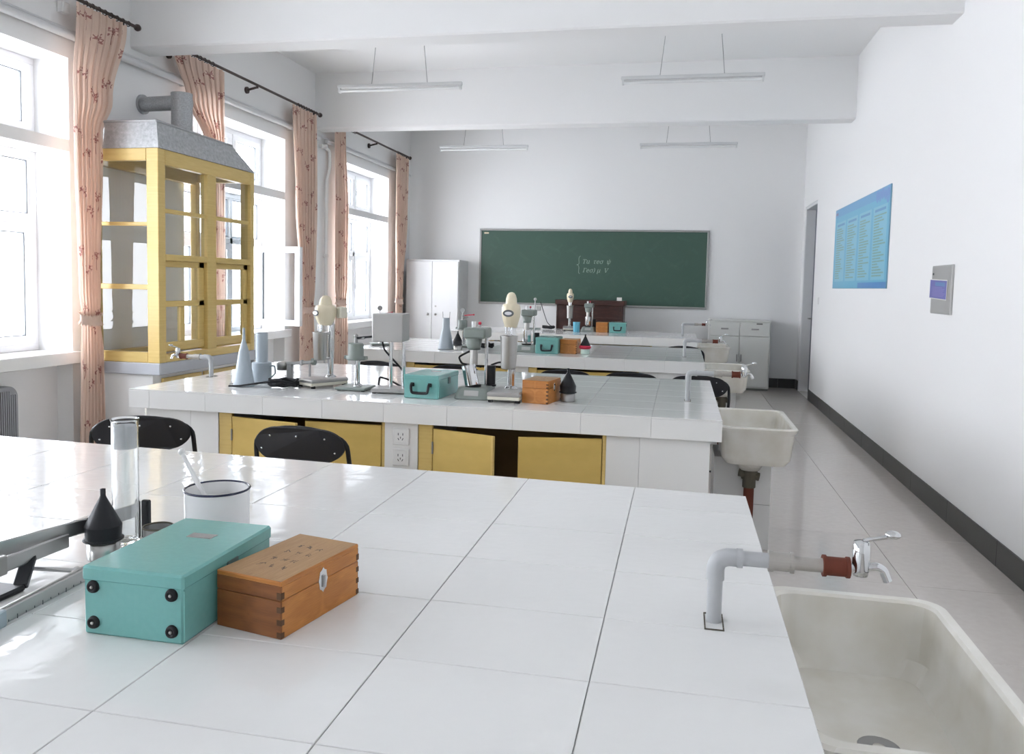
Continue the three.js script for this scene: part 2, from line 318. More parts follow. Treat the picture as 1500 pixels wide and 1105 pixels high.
// ------------------------------------------------------------------ windows
WIN.forEach((zr, wi) => {
  const names = ['window farthest down the left wall, beside the white wardrobe', 'middle window with one sash swung open beside the fume hood', 'nearest visible window at the left edge, above the radiator', 'window behind the left edge of the view', 'window at the back of the room'];
  const o = struct(`window_${wi + 1}`, 'white plastic framed ' + names[wi], 'window');
  const X0 = -4.545, X1 = -4.475, z0 = zr, z1 = zr + WIN_W, lights = [z0, z0 + 0.6, z0 + 1.2, z1];
  const frame = [], F = 0.045;
  for (const [ya, yb] of [[SILL, 2.25], [2.335, LINTEL]]) {
    frame.push(bb(X0, X1, ya, ya + F, z0, z1), bb(X0, X1, yb - F, yb, z0, z1), bb(X0, X1, ya + F, yb - F, z0, z0 + F), bb(X0, X1, ya + F, yb - F, z1 - F, z1));
    for (const m of [lights[1], lights[2]]) frame.push(bb(X0, X1, ya + F, yb - F, m - 0.025, m + 0.025));
  }
  frame.push(bb(X0, X1, 1.745, 1.80, z0 + F, z1 - F));
  part('window_frame', merge(frame), M.pvc, o);
  const sash = (ya, yb, za, zb, casement, open) => {
    const a = za + (za === z0 ? F : 0.025), b = zb - (zb === z1 ? F : 0.025), s = casement ? 0.06 : 0.018, w = b - a;
    const g = new THREE.Group(); g.name = casement ? 'sash' : 'fixed_light'; o.add(g);
    g.position.set(casement ? X1 + 0.008 : X1 - 0.012, 0, a);
    const D = casement ? 0.055 : 0.03;
    part('sash_frame', merge([bb(-D, 0, ya, ya + s, 0, w), bb(-D, 0, yb - s, yb, 0, w), bb(-D, 0, ya + s, yb - s, 0, s), bb(-D, 0, ya + s, yb - s, w - s, w)]), M.pvc, g);
    const k = 0.006, xg = -D / 2;
    part('gasket', merge([bb(xg - 0.011, xg + 0.011, ya + s - 0.001, ya + s + k, s, w - s, 0.001), bb(xg - 0.011, xg + 0.011, yb - s - k, yb - s + 0.001, s, w - s, 0.001), bb(xg - 0.011, xg + 0.011, ya + s, yb - s, s - 0.001, s + k, 0.001), bb(xg - 0.011, xg + 0.011, ya + s, yb - s, w - s - k, w - s + 0.001, 0.001)]), M.gasket, g);
    const pg = new THREE.PlaneGeometry(w - 2 * s, yb - ya - 2 * s); pg.rotateY(Math.PI / 2); pg.translate(xg, (ya + yb) / 2, w / 2);
    part('pane', pg, M.glass, g);
    if (casement) part('handle', merge([cbox(0.012, 0.07, 0.028, 0.003, [0.006, (ya + yb) / 2, w - 0.03]), rod([0.012, (ya + yb) / 2, w - 0.03], [0.035, (ya + yb) / 2, w - 0.03], 0.008), cbox(0.012, 0.11, 0.018, 0.003, [0.035, (ya + yb) / 2 - 0.045, w - 0.03])]), M.pvc, g);
    if (open) g.rotation.y = open;
  };
  for (let i = 0; i < 3; i++) {
    sash(2.335 + F, LINTEL - F, lights[i], lights[i + 1], true);
    sash(1.80, 2.25 - F, lights[i], lights[i + 1], false);
    sash(SILL + F, 1.745, lights[i], lights[i + 1], true, wi === 1 && i === 0 ? 1.46 : 0);
  }
  part('window_sill', bb(X0, WX + 0.05, 0.775, SILL, z0 - 0.07, z1 + 0.07, 0.004), M.tileSide[1], o);
  part('outer_sill', bb(-4.72, X0, SILL - 0.05, SILL - 0.005, z0, z1), M.tileSide[0], o);
});

// ------------------------------------------------------------------ pipes and radiator on the left wall
{
  const p = thing('heating_pipe', 'grey painted pipe running along the wall above the windows', 'pipe');
  part('pipe_run', rod([WX + 0.045, 3.03, SZ], [WX + 0.045, 3.03, -8.78], 0.027), M.pipePaint, p);
  part('pipe_run', rod([WX + 0.045, 3.03, -8.98], [WX + 0.045, 3.03, -11.95], 0.022), M.pipePaint, p);
  for (const z of [-11.5, -9.4, -8.1, -6.2, -5.2, -3.0, 0]) part('pipe_clip', bb(WX + 0.0005, WX + 0.08, 3.0, 3.06, z - 0.012, z + 0.012), M.pipePaint, p);
  const s = thing('return_pipe', 'thin grey pipe just above the thick heating pipe', 'pipe');
  part('pipe_run', rod([WX + 0.02, 3.072, SZ], [WX + 0.02, 3.072, -11.95], 0.012), M.pipePaint, s);
  const q = thing('riser_pipe', 'white heating riser pipe standing between two curtains', 'pipe');
  part('pipe_run', tube([[WX + 0.05, 0, -8.975], [WX + 0.05, 1.5, -8.975], [WX + 0.05, 2.45, -8.975], [WX + 0.05, 2.58, -8.98], [WX + 0.05, 2.72, -9.06], [WX + 0.05, 2.85, -9.065], [WX + 0.05, 2.93, -9.05], [WX + 0.05, 2.95, -8.97], [WX + 0.05, 2.95, -8.83]], 0.02, 80, 10), M.tileSide[1], q);
  part('valve', merge([cbox(0.05, 0.05, 0.07, 0.008, [WX + 0.05, 2.95, -8.85]), rod([WX + 0.05, 2.95, -8.85], [WX + 0.12, 2.95, -8.85], 0.02)]), M.pipePaint, q);
  for (const y of [1.69, 0.7]) part('pipe_clip', cbox(0.05, 0.04, 0.055, 0.004, [WX + 0.045, y, -8.975]), M.pipePaint, q);
  const j = thing('junction_box', 'small white box on the wall beside the nearest curtain top', 'wall box', [WX, 3.17, -4.87]);
  part('box_body', bb(0, 0.045, 0, 0.075, -0.035, 0.035, 0.005), M.outlet, j);
  part('box_cover', bb(0.045, 0.05, 0.006, 0.069, -0.029, 0.029, 0.002), M.outlet, j);
}
[[-4.5, 'grey ribbed radiator with rounded corners under the nearest window'], [-7.5, 'grey ribbed radiator under the middle window, behind the benches']].forEach(([z, label], n) => {
  const o = thing('radiator', label, 'radiator', [WX - 0.11, 0.12, z]);
  const L = 1.05, H = 0.54, sh = new THREE.Shape(), r = 0.07;
  sh.moveTo(0, 0); sh.lineTo(L, 0); sh.lineTo(L, H - r); sh.absarc(L - r, H - r, r, 0, Math.PI / 2); sh.lineTo(r, H); sh.absarc(r, H - r, r, Math.PI / 2, Math.PI); sh.lineTo(0, 0);
  const g = new THREE.ExtrudeGeometry(sh, { depth: 0.05, bevelSize: 0.004, bevelThickness: 0.004, bevelSegments: 1 });
  g.rotateY(-Math.PI / 2); g.translate(0.05, 0, 0);
  part('radiator_body', g, M.radiator, o);
  const fins = []; for (let t = 0.03; t < L - 0.02; t += 0.0165) { const top = t < r || t > L - r ? H - 0.03 : H - 0.004; fins.push(bb(0.05, 0.075, 0.02, top - 0.02, t, t + 0.007, 0.001)); }
  const f = part('fins', merge(fins), M.radiator, o); f.userData.kind = 'stuff';
  part('leg', bb(0, 0.05, -0.12, 0, 0.15, 0.19), M.radiator, o); part('leg', bb(0, 0.05, -0.12, 0, 0.86, 0.9), M.radiator, o);
});

// ------------------------------------------------------------------ curtains
const clothMap = canvasTex(1024, 1024, (c, w, h) => {
  c.fillStyle = '#ecd4c4'; c.fillRect(0, 0, w, h);
  const r = rng(21);
  for (let i = 0; i < 5200; i++) { c.fillStyle = `rgba(${r() < 0.5 ? '252,236,224' : '224,190,172'},0.16)`; c.fillRect(r() * w, r() * h, 2, 12 + r() * 30); }
  const motif = (x, y, s, a) => {
    c.save(); c.translate(x, y); c.rotate(a); c.scale(s, s); c.strokeStyle = '#a8726a'; c.fillStyle = '#b58078'; c.lineWidth = 3.2;
    for (const m of [-1, 1]) {
      c.beginPath(); c.moveTo(0, 0); c.quadraticCurveTo(m * 34, -26, m * 70, -4); c.stroke();
      for (const [px, py] of [[26, -18], [48, -22], [70, -6], [52, 4]]) { c.beginPath(); c.ellipse(m * px, py, 9, 4.5, m * 0.7, 0, 7); c.fill(); c.beginPath(); c.moveTo(m * px, py); c.lineTo(m * (px + 9), py - 12); c.stroke(); }
    }
    for (let k = 0; k < 6; k++) { c.beginPath(); c.ellipse(Math.cos(k * 1.047) * 9, -6 + Math.sin(k * 1.047) * 9, 6, 3.4, k * 1.047, 0, 7); c.stroke(); }
    c.beginPath(); c.moveTo(0, 0); c.quadraticCurveTo(6, 26, -4, 52); c.stroke();
    c.restore();
  };
  for (let k = 0; k < 5; k++) for (let j = 0; j < 4; j++) motif(100 + k * 205 + (j % 2) * 60, 110 + j * 256 + ((k * 83) % 150) - 70, 1.1, (r() - 0.5) * 0.4);
});
clothMap.wrapS = clothMap.wrapT = THREE.RepeatWrapping; clothMap.repeat.set(0.62, 0.62);
M.cloth = phys({ map: clothMap, roughness: 0.95, transmission: 0.32, thickness: 0, side: THREE.DoubleSide });
M.tie = phys({ color: rgb(0.72, 0.54, 0.45), roughness: 0.9, side: THREE.DoubleSide });
// rows: [y, zNear, zFar, fold depth]; the sheet is sampled in u across the cloth and v down it
function curtain(label, rows, folds, seed, tieY, hx = WX + 0.1, belly = 0) {
  const o = thing('curtain', label, 'curtain', [0, 0, 0], 0, 'peach curtains along the window wall');
  const nu = folds * 12, nv = 70, r = rng(seed), ph = [...Array(folds + 2)].map(() => r() * 0.9), am = [...Array(folds + 2)].map(() => 0.6 + 0.6 * r());
  const pos = [], uv = [], idx = [], top = rows[0][0], bot = rows[rows.length - 1][0];
  const at = (y) => { for (let k = 0; k + 1 < rows.length; k++) if (y <= rows[k][0] && y >= rows[k + 1][0]) { const t = (rows[k][0] - y) / (rows[k][0] - rows[k + 1][0]), s = t * t * (3 - 2 * t); return [1, 2, 3].map((q) => rows[k][q] + (rows[k + 1][q] - rows[k][q]) * s); } return rows[rows.length - 1].slice(1); };
  const cloth = folds * 0.15;
  for (let j = 0; j <= nv; j++) {
    const y = top + (bot - top) * j / nv, [a, b, d] = at(y);
    for (let i = 0; i <= nu; i++) {
      const u = i / nu, k = Math.min(folds, Math.floor(u * folds));
      const phase = u * folds * 6.283 + ph[k] * 0.0 + 0.5 * Math.sin(y * 1.7 + seed), wob = am[k] * (1 - (u * folds % 1)) + am[k + 1] * (u * folds % 1);
      const x = hx + belly * Math.min(1, (top - y) / 0.7) + 0.62 * (d * wob * Math.sin(phase) + d * 0.25 * Math.sin(phase * 2.1 + y * 2));
      const z = a + (b - a) * (u + 0.32 / folds * Math.sin(phase + 1.1) * Math.min(1, d / 0.03));
      pos.push(x, y, z); uv.push(u * cloth, y);
    }
  }
  const W = nu + 1;
  for (let j = 0; j < nv; j++) for (let i = 0; i < nu; i++) { const p = j * W + i, q = p + 1, s = p + W, t = s + 1; idx.push(p, s, q, q, s, t); }
  const g = new THREE.BufferGeometry(); g.setAttribute('position', new THREE.Float32BufferAttribute(pos, 3)); g.setAttribute('uv', new THREE.Float32BufferAttribute(uv, 2)); g.setIndex(idx); g.computeVertexNormals();
  part('curtain_cloth', g, M.cloth, o);
  if (tieY) {
    hx += belly; const [a, b, d] = at(tieY), cz = (a + b) / 2, hz = Math.abs(b - a) / 2 + 0.006, rings = [], n = 96, dx = d * 0.9 + 0.012;
    const P = [], I = [];
    for (const [k, yy, e] of [[0, 0.035, 0.009], [1, 0.02, 0.0], [2, -0.02, 0.0], [3, -0.038, 0.010]]) for (let i = 0; i <= n; i++) { const t = i / n * 6.283, w = e * Math.sin(t * 16) + e; P.push(hx + Math.cos(t) * (dx + w), tieY + yy + 0.006 * Math.sin(t * 16 + k) - 0.02 * Math.cos(t), cz + Math.sin(t) * (hz + w)); }
    for (let k = 0; k < 3; k++) for (let i = 0; i < n; i++) { const p = k * (n + 1) + i; I.push(p, p + 1, p + n + 1, p + 1, p + n + 2, p + n + 1); }
    const tg = new THREE.BufferGeometry(); tg.setAttribute('position', new THREE.Float32BufferAttribute(P, 3)); tg.setAttribute('uv', new THREE.Float32BufferAttribute(P.flatMap((_, i) => i % 3 === 0 ? [P[i + 2], P[i + 1]] : []), 2)); tg.setIndex(I); tg.computeVertexNormals();
    part('tieback', tg, M.tie, o);
  }
  return o;
}
const RY = 3.265, RX = WX + 0.12;
curtain('wide peach curtain with red sprigs, nearest the viewer, in front of the fume hood', [[3.245, -4.86, -5.36, 0.028], [2.65, -4.79, -5.16, 0.03], [2.4, -4.785, -5.05, 0.03], [1.3, -4.81, -5.02, 0.024], [1.1, -4.83, -5.015, 0.018], [0.85, -4.82, -5.04, 0.026], [0.05, -4.80, -5.045, 0.035]], 7, 3, 1.1, RX, 0.04);
curtain('peach curtain slanting down behind the fume hood duct', [[3.245, -5.93, -6.68, 0.03], [2.9, -6.1, -6.68, 0.032], [2.6, -6.36, -6.68, 0.03], [1.3, -6.42, -6.68, 0.02], [0.05, -6.42, -6.7, 0.03]], 8, 11, 0, RX);
curtain('peach curtain right of the open sash, behind the left mixer', [[3.245, -7.97, -8.55, 0.03], [2.3, -8.06, -8.55, 0.032], [1.3, -8.18, -8.52, 0.026], [1.08, -8.2, -8.5, 0.018], [0.8, -8.17, -8.52, 0.026], [0.05, -8.15, -8.56, 0.035]], 7, 23, 1.08, RX);
curtain('narrow peach curtain just right of the white riser pipe', [[3.2, -9.06, -9.36, 0.03], [2.3, -9.08, -9.45, 0.032], [1.3, -9.1, -9.44, 0.026], [1.15, -9.12, -9.4, 0.018], [0.8, -9.1, -9.45, 0.026], [0.05, -9.06, -9.46, 0.035]], 5, 31, 1.15, RX);
curtain('farthest peach curtain beside the white wardrobe corner', [[3.245, -11.14, -11.66, 0.03], [2.3, -11.16, -11.62, 0.03], [1.3, -11.2, -11.5, 0.024], [1.13, -11.2, -11.48, 0.018], [0.75, -11.18, -11.5, 0.024], [0.05, -11.15, -11.5, 0.03]], 6, 47, 1.13, RX);
[[-5.48, -2.7, 'dark curtain rod ending at the nearest ceiling beam'], [-8.62, -5.9, 'dark curtain rod over the middle window'], [-11.72, -9.05, 'dark curtain rod over the farthest window']].forEach(([a, b, label]) => {
  const o = thing('curtain_rod', label, 'curtain rod', [0, 0, 0], 0, 'dark curtain rods');
  part('rod', rod([RX, RY, a], [RX, RY, b], 0.0125), M.bronze, o);
  for (const [z, s] of [[a, -1], [b, 1]]) { const g = lathe([[0.001, 0], [0.014, 0], [0.024, 0.012], [0.027, 0.025], [0.02, 0.042], [0.001, 0.05]], 14); g.rotateX(s * Math.PI / 2); g.translate(RX, RY, z); part('finial', g, M.bronze, o); }
  for (const z of [a + 0.14, (a + b) / 2, b - 0.14]) part('bracket', merge([rod([WX, RY - 0.045, z], [WX + 0.02, RY - 0.045, z], 0.032, 14), rod([WX + 0.01, RY - 0.045, z], [RX, RY - 0.02, z], 0.011), rod([RX, RY - 0.03, z], [RX, RY, z], 0.011)]), M.bronze, o);
  for (const [s0, n] of [[a + 0.08, 8], [b - 0.6, 7]]) for (let i = 0; i < n; i++) { const g = new THREE.TorusGeometry(0.018, 0.0035, 6, 14); g.rotateX(0.1); part('curtain_ring', g, M.bronze, o, [RX, RY - 0.004, s0 + i * 0.062]); }
});

// ------------------------------------------------------------------ fume hood
{
  const o = thing('fume_hood', 'yellow wooden fume hood with glass panes and galvanised metal roof', 'fume hood');
  const XF = -3.6, XB = -4.17, ZN = -5.06, ZF = -6.355;
  // tiled base with a grey slab
  const base = part('base', bb(XB, XF - 0.07, 0, 0.70, ZF + 0.03, ZN - 0.02, 0.004), M.tileSide[0], o);
  for (const [za, zb] of [[ZN - 0.11, -5.655], [-5.69, ZF + 0.09]]) { part('base_door', bb(XF - 0.07, XF - 0.05, 0.12, 0.665, za, zb, 0.004), M.yellow, o); part('door_knob', new THREE.SphereGeometry(0.014, 12, 8), M.steel, o, [XF - 0.036, 0.5, za < -5.6 ? za - 0.05 : zb + 0.05]); }
  part('slab', bb(XB, XF + 0.012, 0.70, 0.785, ZF - 0.015, ZN + 0.015, 0.006), M.greySlab, o);
  // wooden frame
  const y0 = 0.785, y1 = 2.295, P = 0.095;
  for (const [x, z] of [[XF, ZN], [XF, ZF], [XB, ZN], [XB, ZF]]) part('post', bb(x === XF ? XF - P : XB, x === XF ? XF : XB + P * 0.6, y0, y1, z === ZN ? ZN - 0.08 : ZF, z === ZN ? ZN : ZF + 0.06, 0.004), M.yellow, o);
  for (const [x, z0, z1] of [[XF, ZN - 0.08, ZF + 0.06], [XB + 0.06, ZN - 0.08, ZF + 0.06]]) { part('rail', bb(x - 0.055, x, y1 - 0.105, y1, z0, z1, 0.004), M.yellow, o); part('rail', bb(x - 0.055, x, y0, y0 + 0.06, z0, z1, 0.004), M.yellow, o); }
  for (const z of [ZN, ZF + 0.055]) { part('rail', bb(XB + 0.057, XF - P, y1 - 0.085, y1, z - 0.055, z, 0.004), M.yellow, o); part('rail', bb(XB + 0.057, XF - P, y0, y0 + 0.075, z - 0.055, z, 0.004), M.yellow, o); }
  part('centre_post', bb(XF - 0.06, XF, y0 + 0.06, y1 - 0.105, -5.78, -5.657, 0.004), M.yellow, o);
  part('glazing_bar', bb(XB + 0.057, XF - P, 1.755, 1.782, ZN - 0.04, ZN - 0.012), M.yellow, o);
  part('glazing_bar', bb(XB + 0.057, XF - P, 1.305, 1.342, ZN - 0.04, ZN - 0.012), M.yellow, o);
  part('glazing_bar', bb(XB + 0.057, XF - P, 1.53, 1.557, ZF + 0.012, ZF + 0.04), M.yellow, o);
  const paneX = (x, ya, yb, z0, z1, parent = o) => { const g = new THREE.PlaneGeometry(Math.abs(z1 - z0), yb - ya); g.rotateY(Math.PI / 2); g.translate(x, (ya + yb) / 2, (z0 + z1) / 2); return part('pane', g, M.hoodGlass, parent); };
  const paneZ = (z, ya, yb, x0, x1) => { const g = new THREE.PlaneGeometry(Math.abs(x1 - x0), yb - ya); g.translate((x0 + x1) / 2, (ya + yb) / 2, z); return part('pane', g, M.hoodGlass, o); };
  for (const [a, b] of [[y0 + 0.075, 1.305], [1.342, 1.755], [1.782, y1 - 0.085]]) paneZ(ZN - 0.026, a, b, XB + 0.057, XF - P);
  for (const [a, b] of [[y0 + 0.075, 1.53], [1.557, y1 - 0.085]]) paneZ(ZF + 0.026, a, b, XB + 0.057, XF - P);
  for (const [za, zb] of [[ZN - 0.08, -5.657], [-5.78, ZF + 0.06]]) {
    part('glazing_bar', bb(XF - 0.042, XF - 0.014, 1.853, 1.884, za, zb), M.yellow, o);
    part('rail', bb(XF - 0.06, XF, 1.515, 1.56, za, zb, 0.004), M.yellow, o);
    paneX(XF - 0.028, 1.56, 1.853, za, zb); paneX(XF - 0.028, 1.884, y1 - 0.105, za, zb);
    // sliding sash below, set back
    const s = new THREE.Group(); s.name = 'sliding_sash'; o.add(s); const x = XF - 0.03, w = 0.045;
    part('sash_frame', merge([bb(x - 0.03, x, 0.86, 0.925, za, zb), bb(x - 0.03, x, 1.182, 1.225, za, zb), bb(x - 0.03, x, 1.47, 1.515, za, zb), bb(x - 0.03, x, 0.925, 1.515, za, za - 0.02), bb(x - 0.03, x, 0.925, 1.515, zb + w * 1.5, zb), bb(x - 0.03, x, 0.925, 1.182, (za + zb) / 2 - 0.005, (za + zb) / 2 + 0.045)]), M.yellow, s);
    paneX(x - 0.015, 0.925, 1.182, za, zb, s); paneX(x - 0.015, 1.225, 1.47, za, zb, s);
  }
  // galvanised roof with a bent seam and the flue
  const A = [[XB, ZN + 0.004], [XF + 0.006, ZN + 0.004], [XF + 0.006, ZF - 0.004], [XB, ZF - 0.004]], B = [[XB, ZN - 0.02], [XF - 0.025, ZN - 0.02], [XF - 0.06, ZF + 0.25], [XB, ZF + 0.25]];
  const lo = A.map(([x, z]) => V(x, y1, z)), hi = B.map(([x, z]) => V(x, 2.485, z)), polys = [lo, hi];
  for (let i = 0; i < 4; i++) polys.push([lo[i], lo[(i + 1) % 4], hi[(i + 1) % 4], hi[i]]);
  const roof = part('metal_roof', polyGeo(polys, V((XF + XB) / 2, 2.39, (ZN + ZF) / 2)), M.galv, o);
  const seam = []; for (let i = 0; i < 4; i++) { const a = hi[i], b = hi[(i + 1) % 4]; seam.push(rod(a, b, 0.009, 6)); } part('seam', merge(seam), M.galv, roof);
  const fx = -3.83, fz = -5.68;
  part('flue', rod([fx, 2.47, fz], [fx, 2.80, fz], 0.078, 24), M.galv, o);
  const el = part('flue_arm', rod([fx + 0.06, 2.745, fz], [WX, 2.745, fz - 0.03], 0.056, 24), M.galv, o);
  part('collar', rod([fx, 2.472, fz], [fx, 2.50, fz], 0.09, 24), M.galv, o); part('wall_collar', rod([WX, 2.745, fz - 0.03], [WX + 0.02, 2.745, fz - 0.03], 0.075, 24), M.galv, o);
  part('flue_cap', rod([fx, 2.80, fz], [fx, 2.812, fz], 0.08, 24), M.galv, o);
}

// ------------------------------------------------------------------ lab benches
const BX0 = -2.87, BX1 = 0.205, TOP = 0.8;
function bench(label, zf, zb, opt = {}) {                            // zf: edge nearest the viewer, zb: far edge
  const o = thing('lab_bench', label, 'bench', [0, 0, 0], 0, 'white tiled lab benches');
  const r = rng(Math.round(-zf * 100)), G = 0.0009, TT = 0.008, GA = 0.0005, skew = opt.skew ?? 0;
  const zBack = (x) => zb + (x - BX1) * skew;
  const xs = [BX0]; for (let x = BX1 - 0.321 - 8 * 0.329; x < BX1 - 0.1; x += 0.329) if (x > BX0 + 0.03) xs.push(x); xs.push(BX1);
  const zs = opt.rows ?? [zf]; if (!opt.rows) { for (let z = zf - 0.254; z > zb + 0.06; z -= 0.254) zs.push(z); }
  // concrete core under the tiles
  const cy0 = 0.705, cy1 = TOP - TT + 0.003, q = [V(BX0 + 0.008, cy1, zf - 0.008), V(BX1 - 0.008, cy1, zf - 0.008), V(BX1 - 0.008, cy1, zBack(BX1) + 0.008), V(BX0 + 0.008, cy1, zBack(BX0) + 0.008)], q2 = q.map((v) => V(v.x, cy0, v.z)), polys = [q, q2];
  for (let i = 0; i < 4; i++) polys.push([q[i], q[(i + 1) % 4], q2[(i + 1) % 4], q2[i]]);
  part('slab_core', polyGeo(polys, V((BX0 + BX1) / 2, 0.75, (zf + zb) / 2)), M.grout, o);
  const put = (x0, x1, za, zz0, zz1) => {                            // za: near side; zz0/zz1: far side at x0 / x1
    const cx = (x0 + x1) / 2, cz = (za + (zz0 + zz1) / 2) / 2;
    const g = tileGeo([[x0 + G - cx, zz0 + G - cz], [x1 - G - cx, zz1 + G - cz], [x1 - G - cx, za - G - cz], [x0 + G - cx, za - G - cz]], TT, 0.0011);
    part('top_tile', g, M.tile[Math.floor(r() * 3)], o, [cx, TOP - TT, cz], [(r() - 0.5) * 0.0022, 0, (r() - 0.5) * 0.0022]);
  };
  for (let i = 0; i + 1 < xs.length; i++) for (let j = 0; j < zs.length; j++) {
    const last = j === zs.length - 1, x0 = xs[i], x1 = xs[i + 1];
    if (!last) put(x0, x1, zs[j], zs[j + 1], zs[j + 1]);
    else if (opt.split && i === xs.length - 2) { put(x0, x1, zs[j], opt.split, opt.split); put(x0, x1, opt.split, zBack(x0), zBack(x1)); }
    else put(x0, x1, zs[j], zBack(x0), zBack(x1));
  }
  // apron tiles round the slab
  const at = (g, k) => part('apron_tile', g, M.tileSide[k % 2], o);
  for (let i = 0; i + 1 < xs.length; i++) at(bb(xs[i] + GA, xs[i + 1] - GA, 0.70, TOP - 0.0085, zf - 0.008, zf, 0.0008), i);
  for (let i = 0; i + 1 < xs.length; i++) { const g = bb(xs[i] + G, xs[i + 1] - G, 0.70, TOP - 0.0085, 0, 0.008, 0.0012); g.rotateY(Math.atan(-skew)); const m = at(g, i); m.position.set(0, 0, 0); const xc = (xs[i] + xs[i + 1]) / 2; g.translate(0, 0, zBack(0) ); }
  for (const x of [BX0, BX1]) { const zz = [zf - 0.008]; for (let z = zf - 0.33; z > zBack(x) + 0.05; z -= 0.33) zz.push(z); zz.push(zBack(x) + 0.008); for (let i = 0; i + 1 < zz.length; i++) at(bb(x === BX1 ? x - 0.008 : x, x === BX1 ? x : x + 0.008, 0.70, TOP - 0.0085, zz[i + 1] + G, zz[i] - G, 0.0012), i); }
  // pedestal: masonry blocks faced with tiles, cupboards between
  const F = zf - 0.035, B = Math.min(zBack(BX0), zBack(BX1)) + 0.14 , mid = (F + B) / 2, xr = 0.155, xl = -2.79;
  const blocks = [[xl, -2.363], [-1.437, -1.262], [-0.325, xr]];
  for (const [a, b] of blocks) {
    part('pedestal', bb(a + 0.006, b - 0.006, 0.0, 0.705, B + 0.006, F - 0.006, 0), M.grout, o);
    const cut = b > 0 ? [a, -0.168, b] : a < -2 ? [a, -2.525, b] : [a, b];
    for (const [y0, y1] of [[0.0, 0.185], [0.187, 0.437], [0.439, 0.70]]) {
      for (let i = 0; i + 1 < cut.length; i++) { part('panel_tile', bb(cut[i] + GA, cut[i + 1] - GA, y0, y1, F - 0.008, F, 0.0008), M.tileSide[i % 2], o); part('panel_tile', bb(cut[i] + G, cut[i + 1] - G, y0, y1, B, B + 0.008, 0.0012), M.tileSide[(i + 1) % 2], o); }
      for (const x of [a, b]) { if ((x === xr || x === xl)) for (let z = F; z > B + 0.05; z -= 0.33) part('panel_tile', bb(x === xr ? x - 0.008 : x, x === xr ? x : x + 0.008, y0, y1, Math.max(B, z - 0.33) + G, z - 0.009 * (z === F), 0.0012), M.tileSide[1], o); }
    }
  }
  for (const [a, b] of [[-2.363, -1.437], [-1.262, -0.325]]) {
    part('cupboard_inside', merge([bb(a, b, 0.06, 0.70, mid - 0.01, mid + 0.01, 0), bb(a, b, 0.06, 0.08, B + 0.02, F - 0.02, 0), bb(a, b, 0.695, 0.705, B + 0.02, F - 0.02, 0)]), M.plywood, o);
    for (const [s, zz] of [[1, F], [-1, B]]) {
      part('cupboard_frame', merge([bb(a, a + 0.075, 0.0, 0.695, zz - 0.03 * s, zz - 0.006 * s), bb(b - 0.018, b, 0, 0.695, zz - 0.03 * s, zz - 0.006 * s), bb(a, b, 0.0, 0.07, zz - 0.03 * s, zz - 0.006 * s)]), M.yellow, o);
      const lo = a + 0.078, hi = b - 0.02, cx = s > 0 && opt.doors ? (a < -2 ? -1.873 : -0.763) : (lo + hi) / 2;
      const open = s > 0 && opt.doors ? (a < -2 ? [0.2, 0] : [0.32, 0.22]) : [0, 0];
      const wl = s > 0 && opt.doors && a > -2 ? 0.352 : cx - lo, wr = s > 0 && opt.doors && a > -2 ? 0.40 : hi - cx;
      const L = part('cupboard_door', bb(0, wl - 0.002, 0.075, 0.676, -0.016, 0, 0.002), M.yellowDoor, o, [lo, 0, zz - 0.002 * s], [0, -open[0] * s, 0]);
      const R = part('cupboard_door', bb(-wr + 0.002, 0, 0.075, 0.676, -0.016, 0, 0.002), M.yellowDoor, o, [hi, 0, zz - 0.002 * s], [0, open[1] * s, 0]);
      part('door_edge', bb(wl - 0.012, wl - 0.0015, 0.076, 0.6755, -0.0165, 0.0005, 0.001), M.yellow, L);
      for (const y of [0.2, 0.55]) part('hinge', rod([0, y, 0.003], [0, y + 0.06, 0.003], 0.005, 8), M.steelDull, L);
    }
  }
  if (opt.sockets) for (const y of [0.628, 0.522]) {
    const p = part('socket_plate', bb(-0.043, 0.043, -0.043, 0.043, 0, 0.009, 0.003), M.outlet, o, [-1.349, y, F]);
    part('socket_face', bb(-0.03, 0.03, -0.03, 0.03, 0.009, 0.0105, 0.001), M.outlet, p);
    const slots = [bb(-0.014, -0.010, 0.006, 0.018, 0.0104, 0.0112, 0), bb(0.010, 0.014, 0.006, 0.018, 0.0104, 0.0112, 0)];
    for (const [x, t] of [[-0.011, 0.5], [0.011, -0.5]]) { const g = bb(-0.0018, 0.0018, -0.006, 0.006, 0.0104, 0.0112, 0); g.rotateZ(t); g.translate(x, -0.013, 0); slots.push(g); }
    slots.push(bb(-0.0018, 0.0018, -0.010, 0.000, 0.0104, 0.0112, 0));
    part('socket_slots', merge(slots), M.gasket, p);
  }
  return o;
}
bench('nearest white tiled lab bench filling the foreground', -0.77, -2.405, { rows: [-0.77, -0.936, -1.19, -1.431, -1.68, -1.94], split: -2.204, skew: 0.036 });
bench('second white tiled lab bench with ajar yellow cupboard doors and wall sockets', -3.77, -5.41, { doors: true, sockets: true });
bench('third white tiled lab bench from the viewer', -6.73, -8.27, {});
bench('farthest white tiled lab bench before the chalkboard', -9.8, -11.15, {});

